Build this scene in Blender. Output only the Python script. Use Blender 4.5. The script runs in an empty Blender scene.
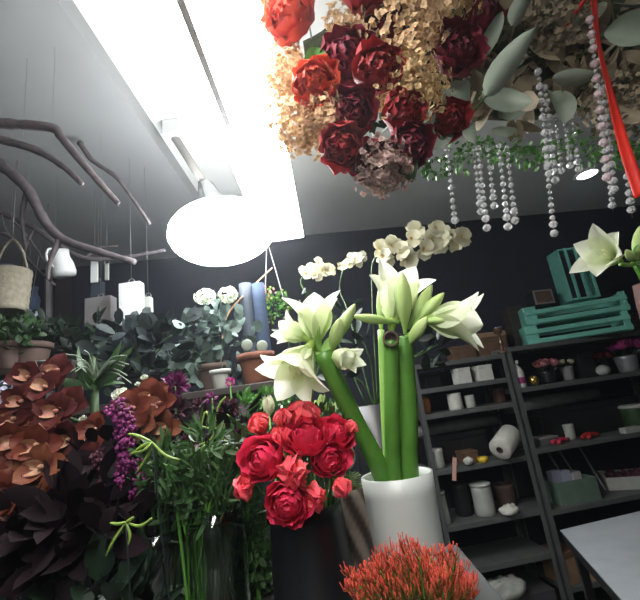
import bpy, math, random
from mathutils import Vector, Matrix, noise
V = Vector
PI = math.pi
rg = random.Random(11)
SC = bpy.context.scene
COL = SC.collection

# ------------------------------------------------------------------ camera
F = 400.0
PITCH, ROLL = math.radians(14.4), math.radians(-8)
CAM_R = Matrix.Rotation(PI / 2 + PITCH, 3, 'X') @ Matrix.Rotation(ROLL, 3, 'Z')
CAM_P = V((0, 0, 1.6))
cd = bpy.data.cameras.new('camera')
cd.sensor_fit = 'HORIZONTAL'; cd.sensor_width = 36; cd.lens = 36 * F / 640; cd.clip_start = .02
cam = bpy.data.objects.new('camera', cd); COL.objects.link(cam)
cam.matrix_world = Matrix.Translation(CAM_P) @ CAM_R.to_4x4()
SC.camera = cam


def at(px, py, Y):
    d = CAM_R @ V(((px - 320) / F, -(py - 300) / F, -1))
    return CAM_P + d * (Y / d.y)


def atz(px, py, z):
    d = CAM_R @ V(((px - 320) / F, -(py - 300) / F, -1))
    return CAM_P + d * ((z - CAM_P.z) / d.z)


# ------------------------------------------------------------------ materials
def mat(name, A, B=None, T=None, ns=18, rough=.5, metal=0, trans=0, bump=0, glass=0, emit=0, spec=.5, coat=0):
    m = bpy.data.materials.new(name); m.use_nodes = True
    n = m.node_tree.nodes; l = m.node_tree.links
    b = n['Principled BSDF']; out = n['Material Output']
    b.inputs['Roughness'].default_value = rough; b.inputs['Metallic'].default_value = metal
    b.inputs['Specular IOR Level'].default_value = spec
    b.inputs['Coat Weight'].default_value = coat
    b.inputs['Transmission Weight'].default_value = glass
    tc = n.new('ShaderNodeTexCoord'); nz = n.new('ShaderNodeTexNoise')
    nz.inputs['Scale'].default_value = ns; nz.inputs['Detail'].default_value = 4
    l.new(tc.outputs['Object'], nz.inputs['Vector'])
    mx = n.new('ShaderNodeMix'); mx.data_type = 'RGBA'
    mx.inputs['A'].default_value = (*A, 1); mx.inputs['B'].default_value = (*(B or A), 1)
    cr = n.new('ShaderNodeValToRGB'); cr.color_ramp.elements[0].position = .35; cr.color_ramp.elements[1].position = .65
    l.new(nz.outputs['Fac'], cr.inputs['Fac']); l.new(cr.outputs['Color'], mx.inputs['Factor'])
    col = mx.outputs['Result']
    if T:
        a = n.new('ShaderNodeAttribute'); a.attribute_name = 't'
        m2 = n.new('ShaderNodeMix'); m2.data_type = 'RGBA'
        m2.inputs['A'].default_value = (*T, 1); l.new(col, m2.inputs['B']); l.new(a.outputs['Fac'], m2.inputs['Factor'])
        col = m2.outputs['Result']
    l.new(col, b.inputs['Base Color'])
    if emit:
        l.new(col, b.inputs['Emission Color']); b.inputs['Emission Strength'].default_value = emit
    if bump:
        bp = n.new('ShaderNodeBump'); bp.inputs['Strength'].default_value = bump; bp.inputs['Distance'].default_value = .01
        l.new(nz.outputs['Fac'], bp.inputs['Height']); l.new(bp.outputs['Normal'], b.inputs['Normal'])
    if trans:
        tr = n.new('ShaderNodeBsdfTranslucent'); l.new(col, tr.inputs['Color'])
        ms = n.new('ShaderNodeMixShader'); ms.inputs['Fac'].default_value = trans
        l.new(b.outputs[0], ms.inputs[1]); l.new(tr.outputs[0], ms.inputs[2]); l.new(ms.outputs[0], out.inputs['Surface'])
    return m


M = {}
def dm(k, *a, **kw): M[k] = mat(k, *a, **kw)
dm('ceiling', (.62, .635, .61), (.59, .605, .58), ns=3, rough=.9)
dm('soffit', (.235, .242, .245), (.215, .222, .226), ns=3, rough=.9)  # darker than the ceiling: shade beside the step put into the colour
dm('navy', (.010, .012, .024), (.014, .016, .030), ns=5, rough=.8)
dm('wall', (.16, .17, .18), (.14, .15, .16), ns=4, rough=.9)
dm('floor', (.10, .10, .10), (.07, .07, .07), ns=6, rough=.6)
dm('tube_light', (1, .98, .95), emit=19)
dm('added_up_glow', (1, .98, .95), emit=3.2)  # for the added panel that brightens the ceiling
dm('glare_glow', (.93, .97, 1), emit=22)  # lamp glare given a glowing body
dm('down_light', (.9, .93, 1), emit=14)
dm('white_metal', (.62, .63, .63), (.58, .59, .6), rough=.4)
dm('grey_rail', (.30, .29, .27), rough=.5)
dm('petal_white', (.92, .93, .82), (.90, .92, .77), T=(.42, .58, .12), ns=40, rough=.5, trans=.5)
dm('bud_green', (.58, .68, .33), (.50, .62, .24), T=(.22, .40, .06), ns=30, rough=.5, trans=.15)
dm('stem_green', (.085, .23, .028), (.06, .17, .02), ns=25, rough=.42)
dm('stem_pale', (.30, .50, .13), (.24, .43, .09), ns=25, rough=.42)
dm('stem_dark', (.03, .075, .014), (.02, .05, .01), ns=25, rough=.5)
dm('stamen', (.75, .78, .45), rough=.5)
dm('ran_red', (.80, .035, .11), (.88, .07, .16), T=(.50, .012, .045), ns=30, rough=.5, trans=.2)
dm('ran_bud', (.80, .05, .10), (.84, .12, .14), T=(.70, .10, .09), ns=30, rough=.5, trans=.2)
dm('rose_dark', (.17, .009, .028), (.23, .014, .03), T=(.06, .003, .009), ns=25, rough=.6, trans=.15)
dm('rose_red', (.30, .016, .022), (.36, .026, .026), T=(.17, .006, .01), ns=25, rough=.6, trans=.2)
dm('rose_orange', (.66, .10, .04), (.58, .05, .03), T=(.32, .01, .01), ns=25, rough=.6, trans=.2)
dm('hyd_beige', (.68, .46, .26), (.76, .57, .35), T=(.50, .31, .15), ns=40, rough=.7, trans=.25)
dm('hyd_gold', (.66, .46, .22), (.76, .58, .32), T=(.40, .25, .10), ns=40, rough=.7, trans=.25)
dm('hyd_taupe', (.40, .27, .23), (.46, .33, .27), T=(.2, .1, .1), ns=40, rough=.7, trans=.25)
dm('silver_leaf', (.27, .31, .25), (.21, .26, .20), ns=15, rough=.55, trans=.1)
dm('dry_leaf', (.22, .18, .12), (.28, .22, .14), ns=15, rough=.7, trans=.1)
dm('leaf_green', (.032, .075, .022), (.02, .052, .014), ns=15, rough=.45, trans=.15)
dm('leaf_mid', (.042, .10, .026), (.028, .072, .018), ns=15, rough=.5, trans=.2)
dm('leaf_bright', (.08, .22, .04), (.055, .16, .028), ns=15, rough=.45, trans=.2)
dm('leaf_dark', (.012, .028, .014), (.008, .019, .010), ns=12, rough=.4, trans=.05)
dm('leaf_black', (.012, .020, .020), (.02, .028, .03), ns=12, rough=.65, spec=.25)
dm('leaf_plum', (.009, .005, .007), (.014, .007, .010), ns=12, rough=.6, trans=.05, spec=.15)
dm('leaf_yellow', (.24, .36, .06), (.19, .30, .05), ns=12, rough=.5, trans=.15)
dm('euc', (.11, .16, .14), (.08, .125, .105), ns=12, rough=.6, trans=.1)
dm('moss', (.03, .05, .018), (.05, .05, .02), ns=60, rough=.95, bump=.6)
dm('orchid_copper', (.12, .026, .016), (.16, .042, .022), T=(.05, .010, .011), ns=45, rough=.5, trans=.15, spec=.15)
dm('orchid_peach', (.20, .075, .038), (.15, .048, .026), T=(.12, .03, .02), ns=45, rough=.5, trans=.15, spec=.15)
dm('orchid_plum', (.075, .016, .017), (.10, .024, .018), T=(.03, .006, .008), ns=45, rough=.5, trans=.15, spec=.15)
dm('lip', (.45, .28, .16), (.30, .10, .08), ns=90, rough=.5)
dm('magenta', (.17, .012, .11), (.12, .008, .075), ns=30, rough=.7)
dm('burgundy', (.05, .008, .022), (.075, .012, .03), ns=30, rough=.7)
dm('white_flower', (.78, .80, .74), (.70, .73, .66), T=(.55, .62, .35), ns=30, rough=.6, trans=.2)
dm('cream_flower', (.70, .70, .56), (.58, .56, .42), T=(.42, .40, .20), ns=30, rough=.6, trans=.2)
dm('coral', (.50, .042, .022), (.40, .03, .018), T=(.11, .14, .025), ns=50, rough=.7)
dm('white_ceramic', (.46, .49, .465), (.44, .47, .445), ns=6, rough=.35)
dm('bright_white', (.74, .76, .75), (.68, .70, .70), ns=10, rough=.5)
dm('paper_white', (.58, .58, .53), (.52, .52, .47), ns=20, rough=.8)
dm('off_white', (.40, .41, .38), (.35, .36, .33), ns=20, rough=.7)
dm('black_vase', (.006, .007, .009), (.010, .010, .012), ns=12, rough=.35)
dm('glass', (.72, .82, .70), rough=.02, glass=1)
dm('crystal', (.95, .95, .97), rough=.02, glass=.68, spec=1)
dm('crystal_pink', (.9, .72, .76), rough=.03, glass=.6, spec=.9)
dm('water', (.60, .74, .52), rough=.0, glass=1)
dm('wire', (.25, .25, .25), rough=.4, metal=.8)
dm('shelf_metal', (.105, .112, .108), (.085, .092, .09), ns=10, rough=.5)
dm('counter_grey', (.075, .08, .08), (.06, .065, .065), ns=12, rough=.45)
dm('counter_side', (.05, .05, .055), rough=.6)
dm('table_grey', (.36, .39, .42), (.30, .33, .36), ns=9, rough=.28)
dm('dark_wood', (.045, .035, .03), (.03, .024, .02), ns=14, rough=.6)
dm('branch', (.15, .125, .135), (.10, .085, .095), ns=25, rough=.85, bump=.6)
dm('teal', (.17, .50, .40), (.14, .43, .345), ns=14, rough=.6)
dm('brown_wood', (.14, .075, .04), (.09, .05, .03), ns=14, rough=.7)
dm('tan_wood', (.30, .19, .11), (.24, .15, .08), ns=14, rough=.7)
dm('terracotta', (.20, .075, .04), (.15, .055, .03), ns=18, rough=.85)
dm('brown_pot', (.075, .046, .037), (.06, .035, .028), ns=18, rough=.8)
dm('rose_brown', (.12, .06, .05), (.09, .045, .038), ns=18, rough=.6)
dm('wicker', (.33, .30, .23), (.25, .225, .17), ns=50, rough=.85, bump=.5)
dm('blue_cloth', (.022, .04, .08), (.016, .03, .06), ns=20, rough=.85)
dm('blue_grey', (.026, .036, .052), (.02, .028, .042), ns=8, rough=.7)
dm('grey_card', (.24, .23, .23), (.20, .19, .20), ns=10, rough=.8)
dm('copper', (.55, .22, .09), (.35, .10, .04), ns=60, rough=.3, metal=.7, bump=.4)
dm('gold', (.60, .40, .10), rough=.25, metal=.9)
dm('chrome', (.45, .46, .46), rough=.2, metal=.9)
dm('galvanised', (.33, .35, .37), (.28, .30, .32), ns=20, rough=.35, metal=.5)
dm('red_paint', (.50, .03, .02), (.38, .02, .02), ns=10, rough=.4)
dm('ribbon', (.75, .035, .02), (.66, .03, .02), ns=10, rough=.35, trans=.25)
dm('yellow', (.62, .43, .03), rough=.5)
dm('pink', (.60, .22, .25), (.66, .30, .30), T=(.4, .1, .12), ns=30, rough=.6, trans=.15)
dm('hot_pink', (.42, .04, .22), (.32, .03, .16), ns=30, rough=.6, trans=.15)
dm('pink_tag', (.62, .36, .30), rough=.7)
dm('black_plastic', (.012, .012, .014), rough=.4)
dm('plastic_film', (.20, .21, .21), (.16, .17, .17), ns=14, rough=.25)
dm('green_crate', (.12, .19, .15), (.10, .16, .12), ns=14, rough=.7)
dm('pale_blue', (.34, .36, .46), (.29, .31, .40), ns=10, rough=.8)
dm('swirl', (.44, .38, .32), (.36, .30, .26), T=(.08, .06, .05), ns=40, rough=.6)
dm('pod', (.40, .42, .28), (.33, .36, .22), ns=14, rough=.6)
dm('grass', (.20, .28, .10), (.15, .22, .08), ns=30, rough=.7)
dm('soil', (.03, .022, .016), rough=.95)
dm('dark_glass', (.10, .05, .03), rough=.08, spec=.7)


# ------------------------------------------------------------------ mesh builder
def orient(d, spin=0.0):
    return V(d).normalized().to_track_quat('Z', 'Y').to_matrix().to_4x4() @ Matrix.Rotation(spin, 4, 'Z')


def TR(p, d=(0, 0, 1), spin=0.0, s=1.0):
    return Matrix.Translation(p) @ orient(d, spin) @ Matrix.Diagonal((s, s, s, 1))


class MB:
    def __init__(s, world=False):
        s.v = []; s.f = []; s.t = []; s.sm = []; s.world = world

    def add(s, vs, fs, t=1.0, smooth=True, m=None):
        n = len(s.v)
        for i, p in enumerate(vs):
            s.v.append(m @ V(p) if m is not None else V(p))
            s.t.append(t[i] if isinstance(t, list) else t)
        for f in fs:
            s.f.append([n + k for k in f]); s.sm.append(smooth)
        return s

    def grid(s, fn, nu, nv, m=None, smooth=True, wrap=False):
        vs, ts, fs = [], [], []
        cols = nv if wrap else nv + 1
        for i in range(nu + 1):
            for j in range(cols):
                p, t = fn(i / nu, j / nv); vs.append(p); ts.append(t)
        for i in range(nu):
            for j in range(nv):
                a = i * cols + j; b = i * cols + (j + 1) % cols
                fs.append([a, b, b + cols, a + cols])
        return s.add(vs, fs, ts, smooth, m)

    def box(s, lo, hi, m=None, t=1.0):
        x0, y0, z0 = lo; x1, y1, z1 = hi
        vs = [(x0, y0, z0), (x1, y0, z0), (x1, y1, z0), (x0, y1, z0), (x0, y0, z1), (x1, y0, z1), (x1, y1, z1), (x0, y1, z1)]
        return s.add(vs, [[3, 2, 1, 0], [4, 5, 6, 7], [0, 1, 5, 4], [1, 2, 6, 5], [2, 3, 7, 6], [3, 0, 4, 7]], t, False, m)

    def tube(s, pts, rad, n=7, t=1.0, m=None):
        pts = [V(p) for p in pts]; k = len(pts)
        if not isinstance(rad, (list, tuple)): rad = [rad] * k
        vs, ts, fs = [], [], []
        up = V((.3, .9, .2))
        for i, p in enumerate(pts):
            d = (pts[min(i + 1, k - 1)] - pts[max(i - 1, 0)]).normalized()
            a = d.cross(up)
            if a.length < .05: a = d.cross(V((1, 0, 0)))
            a.normalize(); b = d.cross(a)
            for j in range(n):
                w = 2 * PI * j / n
                vs.append(p + (a * math.cos(w) + b * math.sin(w)) * rad[i])
                ts.append(t[i] if isinstance(t, list) else t)
        for i in range(k - 1):
            for j in range(n):
                fs.append([i * n + j, i * n + (j + 1) % n, (i + 1) * n + (j + 1) % n, (i + 1) * n + j])
        fs.append(list(range(n))[::-1]); fs.append([(k - 1) * n + j for j in range(n)])
        return s.add(vs, fs, ts, True, m)

    def lathe(s, prof, n=28, m=None, twist=None, sx=1, sy=1):
        k = len(prof)
        def fn(u, v):
            r, z = prof[min(k - 1, int(round(u * (k - 1))))][:2]
            w = 2 * PI * v; t = 1.0
            if twist:
                r, t = twist(r, z, w)
            return V((r * math.cos(w) * sx, r * math.sin(w) * sy, z)), t
        return s.grid(fn, k - 1, n, m, True, True)

    def ball(s, c, r, nu=8, nv=12, m=None, t=1.0, tf=None):
        if not isinstance(r, (list, tuple)): r = (r, r, r)
        def fn(u, v):
            a, w = PI * u, 2 * PI * v
            return V((c[0] + r[0] * math.sin(a) * math.cos(w), c[1] + r[1] * math.sin(a) * math.sin(w), c[2] - r[2] * math.cos(a))), (tf(u) if tf else t)
        return s.grid(fn, nu, nv, m, True, True)

    def petal(s, m, L, W, a0, a1, cup=.25, r0=0.0, z0=0.0, p=.85, q=.8, nu=6, nv=4, ruf=0.0, az=0.0, base=.22, t0=0.0, t1=1.0, tp=1.0, blunt=.02):
        a0 = math.radians(a0); a1 = math.radians(a1)
        c = V((r0, 0, z0)); cs = []; prev = 0
        for i in range(nu + 1):
            u = i / nu; a = a0 + (a1 - a0) * u
            if i: c = c + V((math.sin(a), 0, math.cos(a))) * (L / nu)
            cs.append((c.copy(), a))
        R = Matrix.Rotation(az, 4, 'Z'); ph = rg.random() * 9
        mm = m @ R if m is not None else R
        def fn(u, v):
            cc, a = cs[int(round(u * nu))]
            w = W / 2 * max(base * (1 - u), math.sin(PI * min(.995, u ** p * .98 + .01)) ** q)
            if u > .999: w = W * .5 * blunt
            elif u > .5: w = max(w, W * .5 * blunt)
            x = 2 * v - 1
            nrm = V((-math.cos(a), 0, math.sin(a)))
            o = cup * w * x * x + (ruf * W * math.sin(6 * x + ph + u * 7) * u if ruf else 0)
            return cc + V((0, w * x, 0)) + nrm * o, t0 + (t1 - t0) * u ** tp
        return s.grid(fn, nu, nv, mm)

    def build(s, name, m, parent=None, bev=0.0, loc=None):
        me = bpy.data.meshes.new(name)
        off = V((0, 0, 0))
        if s.world:
            q = parent
            while q is not None: off = off + q.location; q = q.parent
            if loc is not None: off = off + V(loc)
        me.from_pydata([tuple(p - off) for p in s.v], [], s.f)
        me.attributes.new('t', 'FLOAT', 'POINT').data.foreach_set('value', s.t)
        me.polygons.foreach_set('use_smooth', s.sm)
        me.update()
        me.materials.append(M[m] if isinstance(m, str) else m)
        o = bpy.data.objects.new(name, me); COL.objects.link(o)
        if parent is not None: o.parent = parent
        if loc is not None: o.location = loc
        if bev:
            b = o.modifiers.new('bevel', 'BEVEL'); b.width = bev; b.segments = 2; b.limit_method = 'ANGLE'
        return o


def tag(o, label=None, cat=None, group=None, kind=None):
    if label: o['label'] = label
    if cat: o['category'] = cat
    if group: o['group'] = group
    if kind: o['kind'] = kind
    return o


def thing(name, label, cat, loc, group=None):
    o = bpy.data.objects.new(name, None); COL.objects.link(o)
    o.empty_display_size = .05
    o.location = loc
    return tag(o, label, cat, group)


KIDS = {}
def copy_tree(o, parent=None):
    c = o.copy(); COL.objects.link(c)
    if parent is not None: c.parent = parent
    for ch in [x for x in bpy.data.objects if x.parent == o]:
        copy_tree(ch, c)
    return c


def curve(a, b, sag=(0, 0, 0), n=8):
    a, b, sg = V(a), V(b), V(sag)
    return [a.lerp(b, i / n) + sg * (4 * (i / n) * (1 - i / n)) for i in range(n + 1)]


def spline(pts, n=5):
    P = [V(p) for p in pts]; out = []
    for i in range(len(P) - 1):
        p0, p1, p2, p3 = P[max(i - 1, 0)], P[i], P[i + 1], P[min(i + 2, len(P) - 1)]
        for k in range(n):
            t = k / n
            out.append(.5 * ((2 * p1) + (p2 - p0) * t + (2 * p0 - 5 * p1 + 4 * p2 - p3) * t * t + (3 * p1 - p0 - 3 * p2 + p3) * t ** 3))
    out.append(P[-1]); return out


def rdir(g=rg, up=0.0):
    while True:
        d = V((g.uniform(-1, 1), g.uniform(-1, 1), g.uniform(-1, 1)))
        if .1 < d.length < 1:
            d.normalize(); d.z += up; return d.normalized()


def leaves(mb, c, rad, n, L, W, up=.4, p=.9, q=.75, shell=.4, bend=25, nu=4, nv=2):
    c = V(c)
    for i in range(n):
        d = rdir(); k = shell + (1 - shell) * rg.random()
        pos = c + V((d.x * rad[0], d.y * rad[1], d.z * rad[2])) * k
        dd = (d + V((0, 0, up)) + rdir() * .7).normalized()
        s = rg.uniform(.7, 1.2)
        mb.petal(TR(pos, dd, rg.random() * 6.3), L * s, W * s, 0, rg.uniform(.3, 1) * bend, cup=.2, p=p, q=q, nu=nu, nv=nv, t0=.4)


# ------------------------------------------------------------------ room
H = 3.1
def wy(x): return 3.407 + .122 * x
def struct(name, mb, m):
    return tag(mb.build(name, m), kind='structure')

struct('floor', MB().box((-2.9, -2.6, -.1), (4.2, 4.1, 0)), 'floor')
struct('ceiling', MB().box((-2.9, -2.6, H), (4.2, 4.1, H + .1)), 'ceiling')
b = MB(); pts = [(-2.9, wy(-2.9)), (4.2, wy(4.2)), (4.2, wy(4.2) + .12), (-2.9, wy(-2.9) + .12)]
b.add([(x, y, 0) for x, y in pts] + [(x, y, H) for x, y in pts], [[3, 2, 1, 0], [4, 5, 6, 7], [0, 1, 5, 4], [1, 2, 6, 5], [2, 3, 7, 6], [3, 0, 4, 7]], smooth=False)
struct('wall_back', b, 'navy')
struct('wall_left', MB().box((-2.9, -2.6, 0), (-2.8, 3.05, H)), 'wall')
struct('wall_right', MB().box((4.1, -2.6, 0), (4.2, 3.9, H)), 'navy')
struct('wall_front', MB().box((-2.8, -2.6, 0), (4.1, -2.5, H)), 'wall')
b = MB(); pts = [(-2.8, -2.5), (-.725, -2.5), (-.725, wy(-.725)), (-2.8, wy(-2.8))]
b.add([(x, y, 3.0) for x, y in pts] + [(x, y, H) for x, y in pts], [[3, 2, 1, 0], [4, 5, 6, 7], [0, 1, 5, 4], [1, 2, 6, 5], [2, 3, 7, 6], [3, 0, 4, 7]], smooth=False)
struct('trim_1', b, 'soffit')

# ------------------------------------------------------------------ lamps
ZL = 2.52
y1 = 2.12
xa, xb = -.262, -.046
lamp = thing('linear_light', 'long white twin linear light hanging under the ceiling, left of the dried hydrangeas', 'light', (0, 0, ZL))
b = MB(True); b.box((xa, -1.91, ZL + .036), (xb, y1, ZL + .075)); b.build('housing', 'white_metal', lamp, .004)
b = MB(True); b.box((xa - .004, -1.9, ZL), (-.222, y1 - .01, ZL + .036)); b.build('diffuser', 'tube_light', lamp)
b = MB(True); b.box((-.211, -1.9, ZL), (xb + .004, y1 - .01, ZL + .036)); b.build('diffuser', 'tube_light', lamp)
b = MB(True); b.box((-.227, -1.9, ZL - .006), (-.209, y1 - .01, ZL + .036)); b.build('rail', 'grey_rail', lamp)
b = MB(True); b.box((xa + .01, -1.9, ZL + .075), (xb - .01, y1 - .01, ZL + .085)); b.build('added_up_panel', 'added_up_glow', lamp)  # invented glowing panel, added on top to brighten the ceiling
for yy in (0.2, 1.9):
    b = MB(True); b.tube([(-.139, yy, ZL + .07), (-.139, yy, H)], .004); b.build('suspension_wire', 'wire', lamp)

gp = at(222, 232, 1.62)
track = at(178, 142, 1.9)
gl = thing('glare_lamp', 'spot lamp with its glare built as a white ellipsoid, hanging from a ceiling bracket above the plants', 'lamp', (gp.x, gp.y, gp.z))
b = MB(True); b.ball(gp, (.235, .18, .145), 16, 28); b.build('glare_shape', 'glare_glow', gl)  # glare of the spot lamp shaped as a glowing ellipsoid
tz = H
t0 = atz(174, 133, H - .05)
b = MB(True); b.box((t0.x - .045, t0.y - .05, H - .09), (t0.x + .045, t0.y + .05, H)); b.build('mount', 'white_metal', gl, .008)
a0, a1 = V((t0.x, t0.y, H - .07)), at(206, 187, 1.72)
b = MB(True); b.tube([a0, a0.lerp(a1, .5), a1], [.022, .020, .022], 10)
b.build('arm', 'grey_rail', gl)
b = MB(True); b.tube([a1 + V((-.02, 0, .03)), a1, a1.lerp(gp, .35), a1.lerp(gp, .75)], [.02, .04, .06, .09], 18); b.build('lamp_cone', 'chrome', gl)
# downlight
dp = atz(587, 174, H - .004)
dl = thing('downlight', 'small bright recessed downlight in the ceiling behind the crystal strands', 'light', (dp.x, dp.y, H))
b = MB(); b.lathe([(.075, 0), (.10, 0), (.10, -.008), (.075, -.012), (.07, -.004)], 28); b.build('trim_ring', 'white_metal', dl)
b = MB(); b.ball((0, 0, -.006), (.073, .073, .014), 8, 24); b.build('lens', 'down_light', dl)

# ------------------------------------------------------------------ display counter, white vase, amaryllis
CZ = 1.25
ct = thing('display_counter', 'grey topped counter holding the flower vases in front', 'counter', (-.45, .72, 0))
b = MB(True); b.box((-1.5, .42, CZ - .03), (.232, 1.035, CZ)); b.build('counter_top', 'counter_grey', ct, .004)
b = MB(True); b.box((-1.48, .46, 0), (.20, 1.0, CZ - .03)); b.build('cabinet', 'counter_side', ct)


def vase(name, label, px, py, Y, prof, m, base=CZ, cat='vase', x=None, n=32, group=None, sx=1, sy=1, twist=None):
    p = at(px, py, Y) if x is None else V((x, Y, 0))
    b = MB(); b.lathe(prof, n, None, twist, sx, sy); o = b.build(name, m)
    o.location = (p.x, Y, base)
    return tag(o, label, cat, group)


def hollow(r0, r1, h, th=.004, k=6, bulge=0):
    out = [(0, 0), (r0 * .9, 0)]
    for i in range(k + 1):
        u = i / k; out.append((r0 + (r1 - r0) * u + bulge * math.sin(PI * u), .004 + (h - .004) * u))
    out.append((r1 - th, h))
    for i in range(k, -1, -1):
        u = i / k; out.append((r0 + (r1 - r0) * u + bulge * math.sin(PI * u) - th, max(th, .004 + (h - .004) * u)))
    out.append((0, th)); return out


VW = at(397, 478, .85)
wv = vase('vase', 'tall white ceramic vase holding the white amaryllis stems', 0, 0, .85, hollow(.063, .070, .198, .005), 'white_ceramic', x=VW.x)


def amaryllis_flower(parent, base, tip, size=1.0, a1=52, name='flower', mm='petal_white', spin=0):
    d = (V(tip) - V(base)); L = d.length
    m = TR(base, d, spin)
    b = MB(True)
    b.tube([(0, 0, -.012), (0, 0, .004), (0, 0, .02)], [.0055 * size, .008 * size, .010 * size], 10, t=[0., 0., .1], m=m)
    for k in range(6):
        o = k % 2
        b.petal(m, L * (1.22 if o else 1.12) * 1.05, L * (.66 if o else .80), 14 if o else 18, a1 + (8 if o else 0) + rg.uniform(-6, 10), cup=.45, r0=.004 * size, z0=.008, p=.82, q=.85, nu=10, nv=6, ruf=.012, az=k * PI / 3 + rg.uniform(-.08, .08), base=.3, t0=.05, t1=1.0, tp=.42)
    f = b.build(name, mm, parent)
    s = MB(True)
    for k in range(5):
        w = k * 1.26
        e = V((math.cos(w) * L * .10, math.sin(w) * L * .10, L * rg.uniform(.72, .85)))
        s.tube([m @ V((0, 0, .01)), m @ (e * .6), m @ e], .0009, 4)
        s.ball(m @ e, .0024, 4, 6)
    s.build('stamens', 'stamen', f)
    return f


def amaryllis_bud(parent, base, tip, w=.012, open_=0):
    d = V(tip) - V(base); L = d.length; m = TR(base, d, rg.random() * 6)
    b = MB(True)
    prof = [(.0035, -.002), (.0045, L * .08), (w * .55, L * .2), (w * .9, L * .38), (w, L * .55), (w * .85, L * .74), (w * .5, L * .9), (.0015, L)]
    k = len(prof)
    def fn(u, v):
        r, z = prof[int(round(u * (k - 1)))]
        a = 2 * PI * v
        return V((r * (1 + .10 * math.cos(3 * a)) * math.cos(a), r * (1 + .10 * math.cos(3 * a)) * math.sin(a), z)), min(1, u * (1.1 + .0 * a))
    b.grid(fn, k - 1, 18, m, True, True)
    for q in range(open_):
        b.petal(m, L * 1.05, L * .5, 18, 26 + 10 * (q % 2), cup=.7, r0=.003, z0=L * .1, az=q * PI / 3, nu=8, nv=5, t0=0, tp=.7)
    return b.build('bud', 'bud_green' if not open_ else 'petal_white', parent)


Ya = .85
def stem(parent, pts, rad, m='stem_green', name='stem'):
    b = MB(True); b.tube(spline(pts), rad, 12); return b.build(name, m, parent)

def vb(dx, dy=0): return V((VW.x + dx, .85 + dy, CZ + .012))

# left leaning stem
sA = vb(-.01, .012); tA = at(322, 352, .80)
A = thing('amaryllis', 'white amaryllis on the stem leaning left out of the white vase, two open blooms', 'flower', sA)
stem(A, [sA, at(383, 478, .85), at(352, 415, .83), tA], .0185)
amaryllis_flower(A, at(317, 345, .80), at(314, 302, .79), 1.2, 40)
amaryllis_flower(A, at(311, 345, .79), at(288, 380, .74), 1.2, 50, spin=.5)
amaryllis_flower(A, at(310, 340, .81), at(286, 330, .82), 1.0, 30, spin=.3)
amaryllis_bud(A, at(330, 348, .80), at(355, 304, .79), .013)
amaryllis_bud(A, at(331, 352, .80), at(340, 318, .77), .014)
amaryllis_bud(A, at(333, 358, .79), at(353, 358, .74), .021, 5)
b = MB(True)
for e in ((303, 362), (330, 342), (316, 335)): b.petal(TR(tA, at(*e, .79) - tA), .055, .022, 0, 30, t0=.2)
b.build('bract', 'stem_pale', A)
# upright centre stem
sB = vb(.012, 0); tB = at(404, 338, .83)
B = thing('amaryllis', 'white amaryllis on the upright stem in the white vase, its bloom facing up among buds', 'flower', sB)
stem(B, [sB, at(409, 478, .85), at(408, 410, .84), at(404, 355, .83), tB], .0195)
amaryllis_flower(B, at(392, 325, .84), at(399, 282, .86), 1.25, 32, spin=.9)
amaryllis_flower(B, at(424, 320, .83), at(474, 320, .80), 1.2, 34, spin=.2)
amaryllis_bud(B, at(405, 333, .82), at(402, 272, .80), .0165)
amaryllis_bud(B, at(409, 328, .84), at(432, 285, .86), .0135)
amaryllis_bud(B, at(414, 325, .83), at(444, 293, .83), .013)
amaryllis_bud(B, at(408, 345, .82), at(427, 317, .79), .0125)
amaryllis_bud(B, at(398, 322, .83), at(352, 316, .82), .010)
amaryllis_bud(B, at(418, 322, .82), at(466, 318, .79), .0115)
b = MB(True)
for e in ((395, 375), (412, 372), (404, 385)): b.petal(TR(tB, V((rg.uniform(-.4, .4), -.5, .3))), .03, .012, 30, 110, t0=.2)
b.build('bract', 'stem_pale', B)
# cut stem and thin stems
sC = vb(-.02, -.005)
C_ = thing('cut_stem', 'hollow cut green amaryllis stalk with round brown end beside the upright stem', 'stem', sC)
stem(C_, [sC, at(394, 478, .84), at(392, 410, .82), at(391, 352, .81), at(391, 340, .795)], .0155)
b = MB(True); m_ = TR(at(391, 339, .79), at(391, 339, .6) - at(391, 348, .80))
b.lathe([(.0155, -.010), (.0165, 0), (.0165, .004), (.0125, .005), (.011, -.004), (0, -.006)], 18, m_); b.build('cut_end', 'brown_pot', C_)
sD = vb(-.035, .02)
D_ = thing('amaryllis', 'slender pale amaryllis stalk rising straight behind the cut stalk', 'stem', sD)
stem(D_, [sD, at(388, 478, .88), at(384, 410, .88), at(381, 330, .88)], .0075, 'stem_pale')
amaryllis_bud(D_, at(381, 332, .88), at(380, 285, .89), .010)

# right-hand amaryllis in brown vase on a stand
RP = at(648, 283, 1.1)
st = thing('plant_stand', 'tall dark wooden stand under the brown vase at right', 'stand', (RP.x, 1.1, 0))
zst = RP.z - .2
b = MB(True); b.box((RP.x - .045, 1.04, zst - .02), (RP.x + .075, 1.16, zst)); b.build('top', 'dark_wood', st, .003)
for dx in (-.03, .06):
    for dy in (-.045, .045):
        b = MB(True); b.box((RP.x + dx - .012, 1.1 + dy - .012, 0), (RP.x + dx + .012, 1.1 + dy + .012, zst - .02)); b.build('leg', 'dark_wood', st)
vase('vase', 'rose brown vase at the right edge holding a pale green amaryllis', 0, 0, 1.1, hollow(.040, .036, .2, .004, bulge=.006), 'rose_brown', base=zst, x=RP.x)
rb = V((RP.x, 1.1, zst + .01)); rt = at(636, 262, 1.08)
Rr = thing('amaryllis', 'pale green white amaryllis bloom opening left above the teal crates', 'flower', rb)
stem(Rr, [rb, V((RP.x, 1.1, zst + .15)), rt], .011)
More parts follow.
